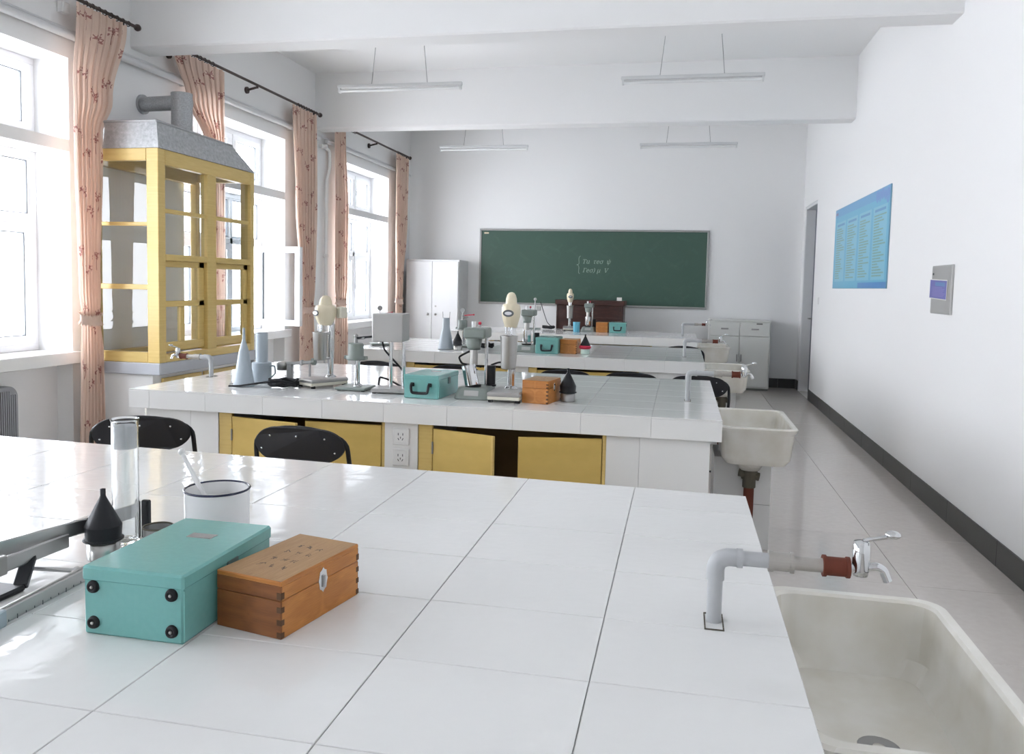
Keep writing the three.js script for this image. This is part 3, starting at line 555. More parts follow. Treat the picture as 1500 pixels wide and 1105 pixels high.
// ------------------------------------------------------------------ sinks and taps
function makeSink(label, x, z, side = 1) {
  const o = thing('sink', label, 'sink', [x, 0.7, z], side > 0 ? 0 : Math.PI, 'ceramic trough sinks at bench ends');
  const hx = 0.2, hz = 0.35, R = (dx, dz, r, y) => roundRect(hx - dx, hz - dz, r, y).map(([a, b, c]) => [a + hx, b, c]);
  part('basin', ringLoft([R(0.05, 0.05, 0.05, -0.20), R(0.028, 0.028, 0.06, -0.17), R(0.014, 0.014, 0.06, -0.035), R(0.004, 0.004, 0.06, -0.02), R(0, 0, 0.06, -0.006), R(0.005, 0.005, 0.06, 0), R(0.025, 0.025, 0.05, 0), R(0.031, 0.031, 0.05, -0.006), R(0.04, 0.04, 0.05, -0.13), R(0.065, 0.065, 0.05, -0.165), R(0.15, 0.25, 0.03, -0.178)]), M.ceramic, o);
  const boss = lathe([[0.001, -0.25], [0.05, -0.25], [0.065, -0.225], [0.11, -0.19]], 24); boss.translate(hx - 0.02, 0, 0.17);
  part('drain_boss', boss, M.ceramic, o);
  part('drain_fitting', merge([rod([hx - 0.02, -0.30, 0.17], [hx - 0.02, -0.25, 0.17], 0.042, 14), rod([hx - 0.075, -0.265, 0.18], [hx + 0.03, -0.285, 0.18], 0.022, 10), rod([hx - 0.02, -0.345, 0.17], [hx - 0.02, -0.30, 0.17], 0.034, 12)]), M.grime, o);
  part('drain_pipe', rod([hx - 0.02, -0.7, 0.17], [hx - 0.02, -0.34, 0.17], 0.027, 14), M.rust, o);
  part('strainer', moved(lathe([[0.012, 0.001], [0.036, 0.002], [0.04, 0]], 20), hx, -0.1775, 0), M.steelDull, o);
  // tiled pier carrying the sink
  for (const [y0, y1] of [[-0.7, -0.455], [-0.453, -0.205]]) part('pier_tile', bb(0.0, 0.30, y0, y1, -0.24, 0.1, 0.0015), M.tileSide[0], o);
  return o;
}
makeSink('ceramic trough sink beside the tap in the near right corner', 0.206, -1.62);
makeSink('cream ceramic sink with rusty drain pipe at the second bench end', 0.206, -4.56);
makeSink('ceramic sink at the right end of the third bench', 0.206, -7.52);
makeSink('farthest ceramic sink in front of the grey file cabinet', 0.206, -10.35);
makeSink('ceramic sink at the left end of the second bench', -2.871, -4.7, -1);
function makeTap(label, x, z, side = 1, L = 1, lift = 1) {
  const o = thing('tap', label, 'tap', [x, TOP, z], side > 0 ? 0 : Math.PI, 'pipe taps on the bench tops');
  const h = 0.12 * lift, r = 0.0135;
  part('pipe', merge([rod([0, 0, 0], [0, h - 0.03, 0], r, 18), rod([0.035, h, 0], [0.094 * L, h, 0], r, 18)]), M.pipeGrey, o);
  part('elbow', merge([tube([[0, h - 0.042, 0], [0, h - 0.02, 0], [0.006, h - 0.006, 0], [0.02, h, 0], [0.042, h, 0]], r + 0.0025, 24, 16), rod([0.036, h, 0], [0.046, h, 0], r + 0.004, 18)]), M.pipeGrey, o);
  const x1 = 0.094 * L;
  part('coupling', merge([rod([x1 - 0.003, h, 0], [x1 + 0.036, h, 0], 0.0165, 16), rod([x1 - 0.004, h, 0], [x1 + 0.004, h, 0], 0.019, 16), rod([x1 + 0.032, h, 0], [x1 + 0.039, h, 0], 0.019, 6)]), M.oldPipe, o);
  part('nipple', rod([x1 + 0.036, h, 0], [x1 + 0.1, h, 0], 0.0125, 16), M.oldPipe, o);
  part('rusty_socket', merge([rod([x1 + 0.09, h, 0], [x1 + 0.129, h, 0], 0.0165, 14), rod([x1 + 0.087, h, 0], [x1 + 0.093, h, 0], 0.019, 14), rod([x1 + 0.126, h, 0], [x1 + 0.132, h, 0], 0.0185, 14)]), M.rust, o);
  const v = part('valve_body', merge([rod([x1 + 0.13, h, 0], [x1 + 0.15, h, 0], 0.0095, 12), lathe([[0.001, -0.012], [0.012, -0.012], [0.0145, 0], [0.0145, 0.03], [0.013, 0.048], [0.001, 0.05]], 18).translate(x1 + 0.15, h, 0)]), M.chrome, o);
  part('spout', tube([[x1 + 0.155, h + 0.002, 0], [x1 + 0.175, h + 0.006, 0], [x1 + 0.187, h, 0], [x1 + 0.195, h - 0.018, 0]], 0.0075, 20, 12), M.chrome, v);
  part('lever', merge([rod([x1 + 0.152, h + 0.05, 0], [x1 + 0.19, h + 0.06, 0], 0.0035, 10), moved(new THREE.SphereGeometry(0.011, 14, 10).scale(1.2, 0.65, 1), x1 + 0.199, h + 0.064, 0)]), M.chrome, v);
  part('floor_plate', merge([bb(-0.017, 0.017, 0, 0.002, 0.04, 0.0425, 0), bb(-0.017, 0.017, 0, 0.002, -0.0315, -0.029, 0), bb(-0.0172, -0.0148, 0, 0.002, -0.03, 0.042, 0), bb(0.0148, 0.0172, 0, 0.002, -0.03, 0.042, 0)]), M.grime, o);
  return o;
}
makeTap('grey pipe tap with rusty coupling over the near right sink', 0.078, -1.47);
makeTap('white pipe tap on the second bench, over the cream sink', 0.052, -4.4, 1, 1.45, 1.25);
makeTap('pipe tap at the right end of the third bench', 0.043, -7.22, 1, 1.6, 1.2);
makeTap('pipe tap at the right end of the farthest bench', 0.03, -10.55, 1, 1.6, 1.2);
makeTap('pipe tap at the left end of the second bench, before the fume hood', -2.779, -4.4, -1, 0.8, 0.98);

// ------------------------------------------------------------------ folding chairs
function makeChair() {
  const o = thing('folding_chair', '', 'chair', [0, 0, 0], 0, 'black folding chairs'); o.scale.set(0.95, 0.947, 1);
  // local: the sitter looks along -z; the backrest is nearest the viewer
  const hw = 0.225, bend = (x) => -0.55 * x * x;
  const up = []; for (let t = 0; t <= 12; t++) { const a = Math.PI * t / 12; up.push([-Math.cos(a) * (hw - 0.005), 0.75 + Math.sin(a) * 0.085, bend(-Math.cos(a) * hw)]); }
  part('back_frame', tube([[-0.215, 0.0, -0.42], [-0.22, 0.42, -0.16], [-0.225, 0.66, -0.045], ...up, [0.225, 0.66, -0.045], [0.22, 0.42, -0.16], [0.215, 0.0, -0.42]], 0.0105, 110, 8), M.black, o);
  const s = new THREE.Shape(); s.moveTo(-0.16, 0.70); s.bezierCurveTo(-0.255, 0.745, -0.2, 0.83, -0.1, 0.832); s.lineTo(0.1, 0.832); s.bezierCurveTo(0.2, 0.83, 0.255, 0.745, 0.16, 0.70); s.bezierCurveTo(0.08, 0.672, -0.08, 0.672, -0.16, 0.70);
  const eg = new THREE.ExtrudeGeometry(s, { depth: 0.014, bevelSize: 0.003, bevelThickness: 0.003, bevelSegments: 2, curveSegments: 16 });
  // subdivide across x by bending the outline vertices only (outline is dense enough on the curves)
  const p = eg.attributes.position; for (let i = 0; i < p.count; i++) p.setZ(i, p.getZ(i) + bend(p.getX(i))); eg.computeVertexNormals();
  part('backrest', eg, M.vinyl, o);
  for (const [x, y] of [[-0.13, 0.795], [0, 0.80], [0.13, 0.795], [-0.175, 0.735], [0.175, 0.735]]) part('rivet', new THREE.SphereGeometry(0.0055, 8, 6), M.chrome, o, [x, y, 0.015 + bend(x) + (Math.abs(x) > 0.05 ? 0.002 : 0)]);
  part('seat', ringLoft([0.42, 0.45, 0.465].map((y, k) => roundRect([0.19, 0.2, 0.18][k], [0.18, 0.19, 0.17][k], 0.05, y).map(([a, b, c]) => [a, b, c - 0.27]))), M.vinyl, o);
  part('rear_frame', tube([[-0.195, 0, 0.03], [-0.195, 0.2, -0.14], [-0.195, 0.40, -0.33], [0, 0.405, -0.335], [0.195, 0.40, -0.33], [0.195, 0.2, -0.14], [0.195, 0, 0.03]], 0.0105, 70, 8), M.black, o);
  part('crossbar', rod([-0.2, 0.12, -0.07], [0.2, 0.12, -0.07], 0.008, 8), M.black, o);
  return o;
}
const chair0 = makeChair();
[[-2.265, -3.05, 0.36, 'black folding chair behind the tall glass cylinder'], [-1.525, -3.04, -0.04, 'black folding chair behind the nearest bench, left of the socket pillar'],
  [0.135, -5.72, 0.0, 'black folding chair sticking out past the right end of the second bench'], [-0.33, -5.74, 0.0, 'black chair back showing above the second bench, left of the rightmost one'], [-0.80, -5.72, 0.0, 'black chair back just showing right of the mixer beyond the second bench'],
  [-2.25, -5.75, 0.03, 'black chair back just showing behind the small press on the second bench'], [-1.62, -5.72, 0.02, 'black chair back just showing above the teal case on the second bench'], [0.04, -8.6, 0, 'black chair sticking out past the right end of the third bench']].forEach(([x, z, t, label], i) => {
  const c = i ? copy(chair0, [x, 0, z], t, label) : chair0; if (!i) { c.position.set(x, 0, z); c.rotation.y = t; c.userData.label = label; }
});

// ------------------------------------------------------------------ boxes
function tealCase(label, x, z, turn, w = 0.186, h = 0.117, d = 0.285, handleFront = true) {
  const o = thing('carrying_case', label, 'case', [x, TOP, z], turn, 'teal metal carrying cases');   // origin: centre of the base
  part('case_body', cbox(w, h - 0.012, d, 0.004, [0, (h - 0.012) / 2, 0]), M.teal, o);
  part('lid', cbox(w + 0.004, 0.026, d + 0.004, 0.004, [0, h - 0.013, 0]), M.teal, o);
  part('seam', bb(w / 2 - 0.0005, w / 2 + 0.0026, 0.006, h - 0.026, d / 2 - 0.004, d / 2 - 0.001, 0), M.teal, o);
  const zf = handleFront ? d / 2 : -d / 2, s = handleFront ? 1 : -1;
  part('handle', merge([tube([[-0.048, 0.072, zf + s * 0.004], [-0.048, 0.07, zf + s * 0.02], [-0.046, 0.05, zf + s * 0.024], [-0.04, 0.033, zf + s * 0.025], [0, 0.031, zf + s * 0.025], [0.04, 0.033, zf + s * 0.025], [0.046, 0.05, zf + s * 0.024], [0.048, 0.07, zf + s * 0.02], [0.048, 0.072, zf + s * 0.004]], 0.0075, 50, 8), cbox(0.02, 0.02, 0.008, 0.002, [-0.048, 0.072, zf + s * 0.002]), cbox(0.02, 0.02, 0.008, 0.002, [0.048, 0.072, zf + s * 0.002])]), M.black, o);
  for (const [a, b] of [[-1, 0], [1, 0], [-1, 1], [1, 1]]) { const g = lathe([[0.001, 0.004], [0.004, 0.0045], [0.0055, 0.0065], [0.009, 0.006], [0.0105, 0.003], [0.011, 0]], 18); g.rotateX(-s * Math.PI / 2); const f = part('rubber_foot', g, M.blackRubber, o, [a * (w / 2 - 0.02), b ? h - 0.034 : 0.022, -zf]); part('screw', new THREE.SphereGeometry(0.003, 8, 6), M.steel, f, [0, 0, -s * 0.005]); }
  if (h > 0.1) { part('name_plate', bb(-0.02, 0.03, h, h + 0.0008, -0.06, -0.035, 0), M.steelDull, o); part('clasp', bb(w / 2, w / 2 + 0.004, h - 0.055, h - 0.02, -0.02, 0.015, 0.001), M.tealDark, o); }
  return o;
}
tealCase('teal metal case in the foreground showing four black rubber feet', -0.867, -1.285, 0, 0.186, 0.117, 0.285, false);
tealCase('teal case with black handle beside the grey box on legs', -1.29, -4.115, -0.06, 0.19, 0.122, 0.31);
tealCase('teal case with black handle on the third bench', -1.138, -7.09, 0, 0.198, 0.142, 0.28);
tealCase('teal case with black handle on the farthest bench', -0.8, -10.68, 0, 0.21, 0.135, 0.28);
const lidInk = canvasTex(256, 384, (c, w, h) => {
  c.drawImage ? 0 : 0; c.fillStyle = '#a8845a'; c.fillRect(0, 0, w, h); const r = rng(77);
  for (let i = 0; i < 900; i++) { c.fillStyle = `rgba(${r() < 0.5 ? '130,92,54' : '190,156,112'},0.22)`; c.fillRect(r() * w, r() * h, 1.5, 20 + r() * 80); }
  c.strokeStyle = 'rgba(58,40,30,0.8)'; c.lineWidth = 3;
  for (const [cx, cy] of [[128, 90], [128, 150], [128, 215], [128, 275]]) for (let k = 0; k < 3; k++) { const x = cx - 52 + k * 44; for (let m = 0; m < 5; m++) { c.beginPath(); c.moveTo(x + r() * 26, cy + r() * 30); c.lineTo(x + r() * 26, cy + r() * 30); c.stroke(); } }
});
M.lidInk = std({ map: lidInk, roughness: 0.55 });
function woodBox(label, x, z, turn, w, h, d, ends = M.boxWood) {
  const o = thing('wooden_box', label, 'box', [x, TOP, z], turn, 'small hinged wooden boxes'), hb = h * 0.66;
  const side = (y0, y1, name) => {
    const g = new THREE.Group(); g.name = name; o.add(g);
    part('front_board', bb(-w / 2, w / 2, y0, y1, d / 2 - 0.008, d / 2, 0.0012), ends, g); part('back_board', bb(-w / 2, w / 2, y0, y1, -d / 2, -d / 2 + 0.008, 0.0012), ends, g);
    part('side_board', bb(w / 2 - 0.008, w / 2 + 0.0004, y0, y1, -d / 2 + 0.002, d / 2 - 0.002, 0.0012), M.boxWood, g); part('side_board', bb(-w / 2 - 0.0004, -w / 2 + 0.008, y0, y1, -d / 2 + 0.002, d / 2 - 0.002, 0.0012), M.boxWood, g);
    const n = Math.max(1, Math.round((y1 - y0) / 0.02)), fin = []; for (let k = 0; k < n; k++) { const a = y0 + (y1 - y0) * (k + 0.1) / n, b = y0 + (y1 - y0) * (k + 0.55) / n; for (const q of [bb(w / 2 - 0.009, w / 2 + 0.0009, a, b, d / 2 - 0.008, d / 2 + 0.0006, 0.0004), bb(w / 2 - 0.009, w / 2 + 0.0009, a, b, -d / 2 - 0.0004, -d / 2 + 0.008, 0.0004)]) part('corner_joint', q, M.boxSeam, g); }
    return g;
  };
  const b = side(0, hb - 0.0006, 'box_body'), l = side(hb + 0.0006, h - 0.008, 'lid');
  part('inside', bb(-w / 2 + 0.007, w / 2 - 0.007, 0.001, h - 0.007, -d / 2 + 0.007, d / 2 - 0.007, 0), M.boxWoodEnd, b);
  part('lid_board', bb(-w / 2, w / 2, h - 0.009, h - 0.0005, -d / 2, d / 2, 0.0016), M.boxWood, l);
  const tg = new THREE.PlaneGeometry(w - 0.004, d - 0.004); tg.rotateX(-Math.PI / 2);
  part('lid_print', tg, M.lidInk, l, [0, h - 0.0001, 0]);
  const rx = w / 2, cl = new THREE.Shape(); for (let i = 0; i <= 24; i++) { const t = i / 24 * 6.283; const q = 0.0115 + 0.001 * Math.cos(8 * t); const X = Math.cos(t) * q, Y = Math.sin(t) * q * 1.75; i ? cl.lineTo(X, Y) : cl.moveTo(X, Y); }
  const cg = new THREE.ExtrudeGeometry(cl, { depth: 0.0015, bevelSize: 0.0006, bevelThickness: 0.0006, bevelSegments: 1 }); cg.rotateY(Math.PI / 2);
  const k = part('clasp', cg, M.chrome, b, [rx, hb + 0.001, 0.0]); part('clasp_hook', cbox(0.004, 0.022, 0.006, 0.001, [0.003, -0.002, 0]), M.steelDull, k);
  return o;
}
woodBox('varnished wooden box with metal clasp beside the foreground teal case', -0.677, -1.325, -0.2, 0.138, 0.099, 0.225, M.boxWoodEnd);
woodBox('small wooden box at the right of the mixer on the second bench', -0.69, -4.09, -0.18, 0.138, 0.118, 0.2);
woodBox('small orange wooden box on the third bench beside the teal case', -0.955, -7.15, -0.05, 0.148, 0.126, 0.2);
woodBox('small orange wooden box on the farthest bench beside the teal case', -1.005, -10.68, 0, 0.155, 0.13, 0.2);

// ------------------------------------------------------------------ laboratory instruments
function sandFunnel(label, x, z, s = 1, body = M.steel, ring = null, cone = M.black) {
  const o = thing('sand_funnel', label, 'funnel', [x, TOP, z]);
  part('screen_body', lathe([[0.001, 0], [0.031, 0], [0.033, 0.003], [0.033, 0.043], [0.001, 0.043]], 28).scale(s, s, s), body, o);
  part('funnel_cone', lathe([[0.001, 0.04], [0.038, 0.04], [0.0385, 0.044], [0.0355, 0.046], [0.037, 0.071], [0.0365, 0.0715], [0.007, 0.131], [0.0055, 0.135], [0.0055, 0.149], [0.001, 0.15]], 32).scale(s, s, s), cone, o);
  part('rim', moved(new THREE.TorusGeometry(0.038, 0.0025, 8, 32).rotateX(Math.PI / 2), 0, 0.042, 0).scale(s, s, s), ring ?? cone, o);
  if (ring) part('ring_band', lathe([[0.034, 0.045], [0.046, 0.047], [0.042, 0.063], [0.034, 0.066]], 24).scale(s, s, s), ring, o);
  return o;
}
sandFunnel('black cone funnel on a steel ring, left of the foreground teal case', -1.184, -1.47);
sandFunnel('black cone funnel on grey cylinder right of the wooden box', -0.56, -4.14, 1.15, M.steelDull);
sandFunnel('small black cone funnel on the third bench beside the grey flask funnel', -1.95, -6.97, 1.15, M.steel);
sandFunnel('black cone with red band on a mint green cup on the third bench', -0.815, -7.08, 1.18, M.mint, M.red);
{
  const o = thing('measuring_cylinder', 'tall clear glass measuring cylinder in the left foreground', 'cylinder', [-1.187, TOP, -1.545]);
  part('glass_tube', lathe([[0.001, 0.012], [0.0265, 0.012], [0.0275, 0.015], [0.0275, 0.28], [0.030, 0.287], [0.0285, 0.2875], [0.0255, 0.281], [0.0255, 0.017], [0.001, 0.017]], 40), M.clear, o);
  part('foot', lathe([[0.001, 0], [0.036, 0], [0.037, 0.004], [0.03, 0.011], [0.001, 0.0115]], 36), M.clear, o);
  part('painted_reflection', lathe([[0.0245, 0.222], [0.0245, 0.272]], 32), M.paintedReflection, o);  // added pale band imitating the reflection near the top of the glass
}
{
  const o = thing('enamel_mug', 'white enamel mug with dark blue rim behind the teal case', 'mug', [-1.003, TOP, -1.61]);
  part('mug_body', lathe([[0.001, 0.0], [0.062, 0.0], [0.068, 0.006], [0.070, 0.128], [0.067, 0.128], [0.0655, 0.01], [0.001, 0.006]], 48), M.enamel, o);
  part('rim', moved(new THREE.TorusGeometry(0.0695, 0.0026, 8, 56).rotateX(Math.PI / 2), 0, 0.129, 0), M.enamelRim, o);
  part('powder', lathe([[0.066, 0.10], [0.001, 0.104]], 32), M.paper, o);
  part('mug_handle', tube([[0.0, 0.105, -0.069], [0.0, 0.108, -0.09], [0, 0.09, -0.105], [0, 0.05, -0.1], [0, 0.03, -0.069]], 0.006, 30, 8), M.enamel, o);
  const s = thing('spatula', 'white plastic spoon leaning in the enamel mug', 'spoon', [-1.003, TOP, -1.61]);
  part('spoon_handle', rod([-0.022, 0.108, 0.012], [-0.088, 0.205, 0.0], 0.0062, 10, 0.0045), M.outlet, s);
  part('spoon_bowl', moved(new THREE.SphereGeometry(0.017, 14, 10).scale(1, 0.45, 1.3), -0.014, 0.108, 0.014), M.outlet, s);
  part('handle_tip', moved(new THREE.SphereGeometry(0.0075, 12, 8), -0.089, 0.206, 0), M.outlet, s);
  const c = thing('steel_cup', 'small steel cup with dark rim half hidden by the teal case', 'cup', [-1.078, TOP, -1.505]);
  part('cup_body', lathe([[0.001, 0], [0.026, 0], [0.0275, 0.004], [0.0305, 0.066], [0.0285, 0.066], [0.026, 0.006], [0.001, 0.004]], 32), M.steelDull, c);
  part('rim', moved(new THREE.TorusGeometry(0.0298, 0.002, 8, 36).rotateX(Math.PI / 2), 0, 0.0665, 0), M.grime, c);
}
{ // mud balance frames at the left edge
  const o = thing('mud_balance', 'steel balance frame with black foot at the left edge of the bench', 'balance');
  const A = (t, h, off = 0) => V(-1.335 + t * 0.15 + off, h, -1.17 - t * 0.44);
  const bar = (a, b, w, h) => { const d = V().copy(b).sub(a), L = d.length(), g = cbox(w, h, L, 0.0025); g.applyQuaternion(new THREE.Quaternion().setFromUnitVectors(V(0, 0, 1), d.normalize())); const m = V().copy(a).add(b).multiplyScalar(0.5); return moved(g, m.x, m.y, m.z); };
  part('side_rail', bar(V(-1.325, 0.868, -1.07), V(-1.19, 0.868, -1.595), 0.005, 0.032), M.alu, o);
  part('side_rail', bar(V(-1.242, 0.85, -1.05), V(-1.226, 0.85, -1.42), 0.006, 0.03), M.alu, o);
  part('sleeve', bar(V(-1.236, 0.85, -1.2), V(-1.2335, 0.85, -1.268), 0.012, 0.037), M.steel, o);
  part('end_post', merge([bar(V(-1.185, 0.80, -1.612), V(-1.185, 0.888, -1.612), 0.02, 0.012)]), M.black, o);
  part('end_plate', bar(V(-1.20, 0.80, -1.606), V(-1.20, 0.886, -1.606), 0.004, 0.012), M.steel, o);
  part('leg', bar(V(-1.242, 0.845, -1.335), V(-1.205, 0.806, -1.27), 0.026, 0.012), M.black, o);
  part('foot', cbox(0.14, 0.012, 0.07, 0.004, [-1.265, 0.806, -1.24]), M.black, o);
  part('cross_rod', rod([-1.24, 0.82, -1.33], [-1.146, 0.82, -1.342], 0.0045, 8), M.alu, o);
  part('knob', moved(new THREE.SphereGeometry(0.007, 10, 8), -1.143, 0.822, -1.343), M.alu, o);
  const b = thing('graduated_beam', 'graduated steel beam lying left of the foreground teal case', 'balance beam');
  part('beam', bar(V(-1.105, 0.815, -0.98), V(-1.126, 0.815, -1.345), 0.012, 0.026), M.alu, b);
  part('beam_edge', bar(V(-1.1055, 0.829, -0.98), V(-1.1265, 0.829, -1.345), 0.007, 0.004), M.steel, b);
  const marks = []; for (let k = 1; k < 18; k++) { const t = k / 18; marks.push(moved(cbox(0.001, 0.004 + 0.004 * (k % 3 === 0), 0.0012, 0, [0, 0, 0]), -1.105 - 0.021 * t + 0.0063, 0.806, -0.98 - 0.365 * t)); } part('graduations', merge(marks), M.gasket, b);
  part('end_cap', bar(V(-1.1045, 0.815, -0.975), V(-1.111, 0.815, -1.135), 0.016, 0.03), M.funnelBlue, b);
}
function marshFunnel(label, x, z, s = 1) {
  const o = thing('marsh_funnel', label, 'funnel', [x, TOP, z], 0.3);
  part('funnel_cone', lathe([[0.001, 0.002], [0.06 * s, 0.0], [0.061 * s, 0.006], [0.057 * s, 0.03], [0.028 * s, 0.20], [0.0085, 0.262], [0.0065, 0.325], [0.001, 0.326]], 36), M.funnelBlue, o);
  part('rim', moved(new THREE.TorusGeometry(0.0605 * s, 0.003, 8, 40).rotateX(Math.PI / 2), 0, 0.005, 0), M.funnelBlue, o);
  part('lug', merge([cbox(0.022, 0.01, 0.012, 0.002, [0.07 * s, 0.012, 0]), cbox(0.022, 0.01, 0.012, 0.002, [-0.07 * s, 0.012, 0])]), M.steelDull, o);
  return o;
}
marshFunnel('upturned pale blue grey funnel at the left end of the second bench', -2.375, -4.08, 0.95);
{
  const o = thing('measuring_cup', 'pale blue grey double ended measuring cup beside the upturned funnel', 'cup', [-2.36, TOP, -4.25]);
  part('cup_body', lathe([[0.001, 0], [0.055, 0], [0.055, 0.115], [0.05, 0.12], [0.034, 0.122], [0.034, 0.288], [0.031, 0.29], [0.031, 0.13], [0.001, 0.128]], 32), M.funnelBlue, o);
  part('cup_handle', tube([[0.055, 0.1, 0], [0.085, 0.1, 0.01], [0.09, 0.06, 0.01], [0.055, 0.03, 0]], 0.005, 24, 8), M.funnelBlue, o);
  const q = thing('flask_funnel', 'grey tapered metal flask on the third bench left of the viscometer', 'funnel', [-2.075, TOP, -7.02]);
  part('flask_body', lathe([[0.001, 0], [0.07, 0], [0.071, 0.01], [0.063, 0.06], [0.034, 0.2], [0.031, 0.285], [0.028, 0.285], [0.001, 0.27]], 32), M.funnelBlue, q);
  part('wire_ear', rod([-0.03, 0.27, 0], [-0.034, 0.34, 0], 0.003, 8), M.steelDull, q); part('wire_ear', rod([0.03, 0.27, 0], [0.034, 0.34, 0], 0.003, 8), M.steelDull, q);
}
{ // mud balance on the second bench
  const o = thing('mud_balance', 'mud balance with steel arm on a black base, second bench left', 'balance', [-2.19, TOP, -4.33], 0.0);
  part('base_tray', cbox(0.20, 0.02, 0.11, 0.006, [0.0, 0.01, 0.02]), M.black, o);
  part('fulcrum', merge([cbox(0.03, 0.09, 0.03, 0.004, [-0.035, 0.06, 0.0])]), M.steelDull, o);
  part('arm', moved(cbox(0.20, 0.02, 0.014, 0.003).rotateZ(0.10), 0.02, 0.116, 0), M.steelDull, o);
  part('cup', lathe([[0.001, 0], [0.03, 0], [0.032, 0.045], [0.02, 0.05], [0.001, 0.052]], 24).translate(-0.085, 0.07, 0), M.steel, o);
  part('rider', cbox(0.016, 0.03, 0.024, 0.003, [0.04, 0.118, 0]), M.steelDull, o);
  part('counterweight', moved(rod([0, 0, 0], [0.02, 0.002, 0], 0.02, 16), 0.105, 0.126, 0), M.greenGrey, o);
  part('end_leg', cbox(0.012, 0.10, 0.012, 0.002, [0.09, 0.07, 0]), M.steelDull, o);
}
function cableCoil(label, x, z, s = 1, tail = null) {
  const o = thing('power_cable', label, 'cable', [x, TOP, z]);
  const pts = [], r = rng(Math.round(1000 + x * 100)); for (let i = 0; i <= 60; i++) { const a = i / 60 * 6.283 * 4; pts.push([Math.cos(a) * (0.06 + 0.02 * r()) * s, 0.009 + 0.009 * (i / 20) + 0.014 * r(), Math.sin(a) * (0.035 + 0.015 * r()) * s]); }
  part('coil', tube(pts, 0.0075, 240, 6), M.blackRubber, o);
  if (tail) part('tail', tube([[0.06 * s, 0.012, 0], ...tail], 0.005, 50, 6), M.blackRubber, o);
  part('plug', cbox(0.045, 0.026, 0.03, 0.006, [-0.02, 0.036, 0.02]), M.blackRubber, o);
  return o;
}
cableCoil('black cable coil in front of the mud balance', -2.15, -4.1, 1.15, [[0.02, 0.045, 0.06], [-0.1, 0.03, 0.09], [-0.2, 0.012, 0.10], [-0.27, 0.008, 0.10]]);
cableCoil('black cable heap behind the viscometer on the third bench', -1.78, -7.3, 1.1);
cableCoil('black hose coil on the farthest bench left of the brown lectern', -1.76, -10.88, 1.1, [[0.05, 0.03, 0.02], [-0.02, 0.1, 0.02], [-0.09, 0.28, 0.0], [-0.12, 0.37, 0]]);
function mixer(label, x, z, turn, s = 1, side = false) {
  const o = thing('mixer', label, 'mixer', [x, TOP, z], turn, 'cream bench mixers'); o.scale.setScalar(s);
  part('base_plate', cbox(0.172, 0.024, 0.27, 0.007, [0, 0.042, 0.01]), M.plateGrey, o);
  part('base_skirt', cbox(0.168, 0.02, 0.262, 0.004, [0, 0.024, 0.01]), M.creamLight, o);
  for (const [a, b] of [[-1, -1], [1, -1], [-1, 1], [1, 1]]) part('rubber_foot', rod([a * 0.07, 0, 0.01 + b * 0.11], [a * 0.07, 0.016, 0.01 + b * 0.11], 0.013, 12), M.blackRubber, o);
  part('column', merge([rod([0, 0.05, -0.05], [0, 0.40, -0.05], 0.019, 20), lathe([[0.034, 0], [0.03, 0.008], [0.02, 0.014]], 20).translate(0, 0.053, -0.05)]), M.chrome, o);
  // head: rounded casting, bulging at the middle, narrower dome on top
  const rings = [], prof = [[0.374, 0.024, 0.03], [0.378, 0.031, 0.042], [0.40, 0.037, 0.056], [0.425, 0.044, 0.068], [0.455, 0.048, 0.073], [0.48, 0.047, 0.07], [0.494, 0.043, 0.063], [0.4985, 0.038, 0.056], [0.4995, 0.030, 0.047], [0.503, 0.0285, 0.045], [0.525, 0.0275, 0.041], [0.545, 0.022, 0.032], [0.556, 0.014, 0.019], [0.56, 0.003, 0.004]];
  for (const [y, a, b] of prof) { const q = []; for (let i = 0; i < 36; i++) { const t = i / 36 * 6.283; q.push([Math.cos(t) * a, y, Math.sin(t) * b - 0.01]); } rings.push(q); }
  part('head', ringLoft(rings), M.cream, o);
  const bg = new THREE.CylinderGeometry(0.018, 0.018, 0.006, 28).rotateX(Math.PI / 2).scale(1.55, 1, 1);
  const badge = part('badge', bg, M.gasket, o, [0, 0.452, 0.0605]); part('badge_face', new THREE.CylinderGeometry(0.011, 0.011, 0.003, 24).rotateX(Math.PI / 2).scale(1.7, 0.8, 1), M.chrome, badge, [0, 0, 0.003]);
  part('switch_box', cbox(0.05, 0.07, 0.055, 0.006, [side ? 0.035 : 0, 0.455, -0.105]), M.creamLight, o);
  part('spindle', merge([rod([0, 0.2, 0.028], [0, 0.38, 0.028], 0.006, 10), rod([-0.016, 0.34, 0.03], [-0.016, 0.38, 0.03], 0.0055, 8), rod([0.016, 0.34, 0.03], [0.016, 0.38, 0.03], 0.0055, 8)]), M.chrome, o);
  part('mixing_cup', lathe([[0.001, 0.163], [0.036, 0.163], [0.0385, 0.168], [0.046, 0.33], [0.048, 0.334], [0.046, 0.335], [0.043, 0.33], [0.036, 0.17], [0.001, 0.168]], 36).translate(0, 0, 0.028), M.steel, o);
  part('cup_holder', merge([cbox(0.03, 0.012, 0.05, 0.003, [0, 0.325, -0.03]), cbox(0.03, 0.012, 0.045, 0.003, [0, 0.17, -0.028])]), M.steelDull, o);
  return o;
}
const mixer0 = mixer('cream mixer with steel cup in the middle of the second bench', -0.862, -4.09, 0);
mixer('cream mixer turned sideways before the pink curtain, second bench left', -1.97, -4.24, -0.55, 0.92, true);
mixer('small looking cream mixer on the farthest bench before the brown lectern', -1.46, -10.78, 0.15);
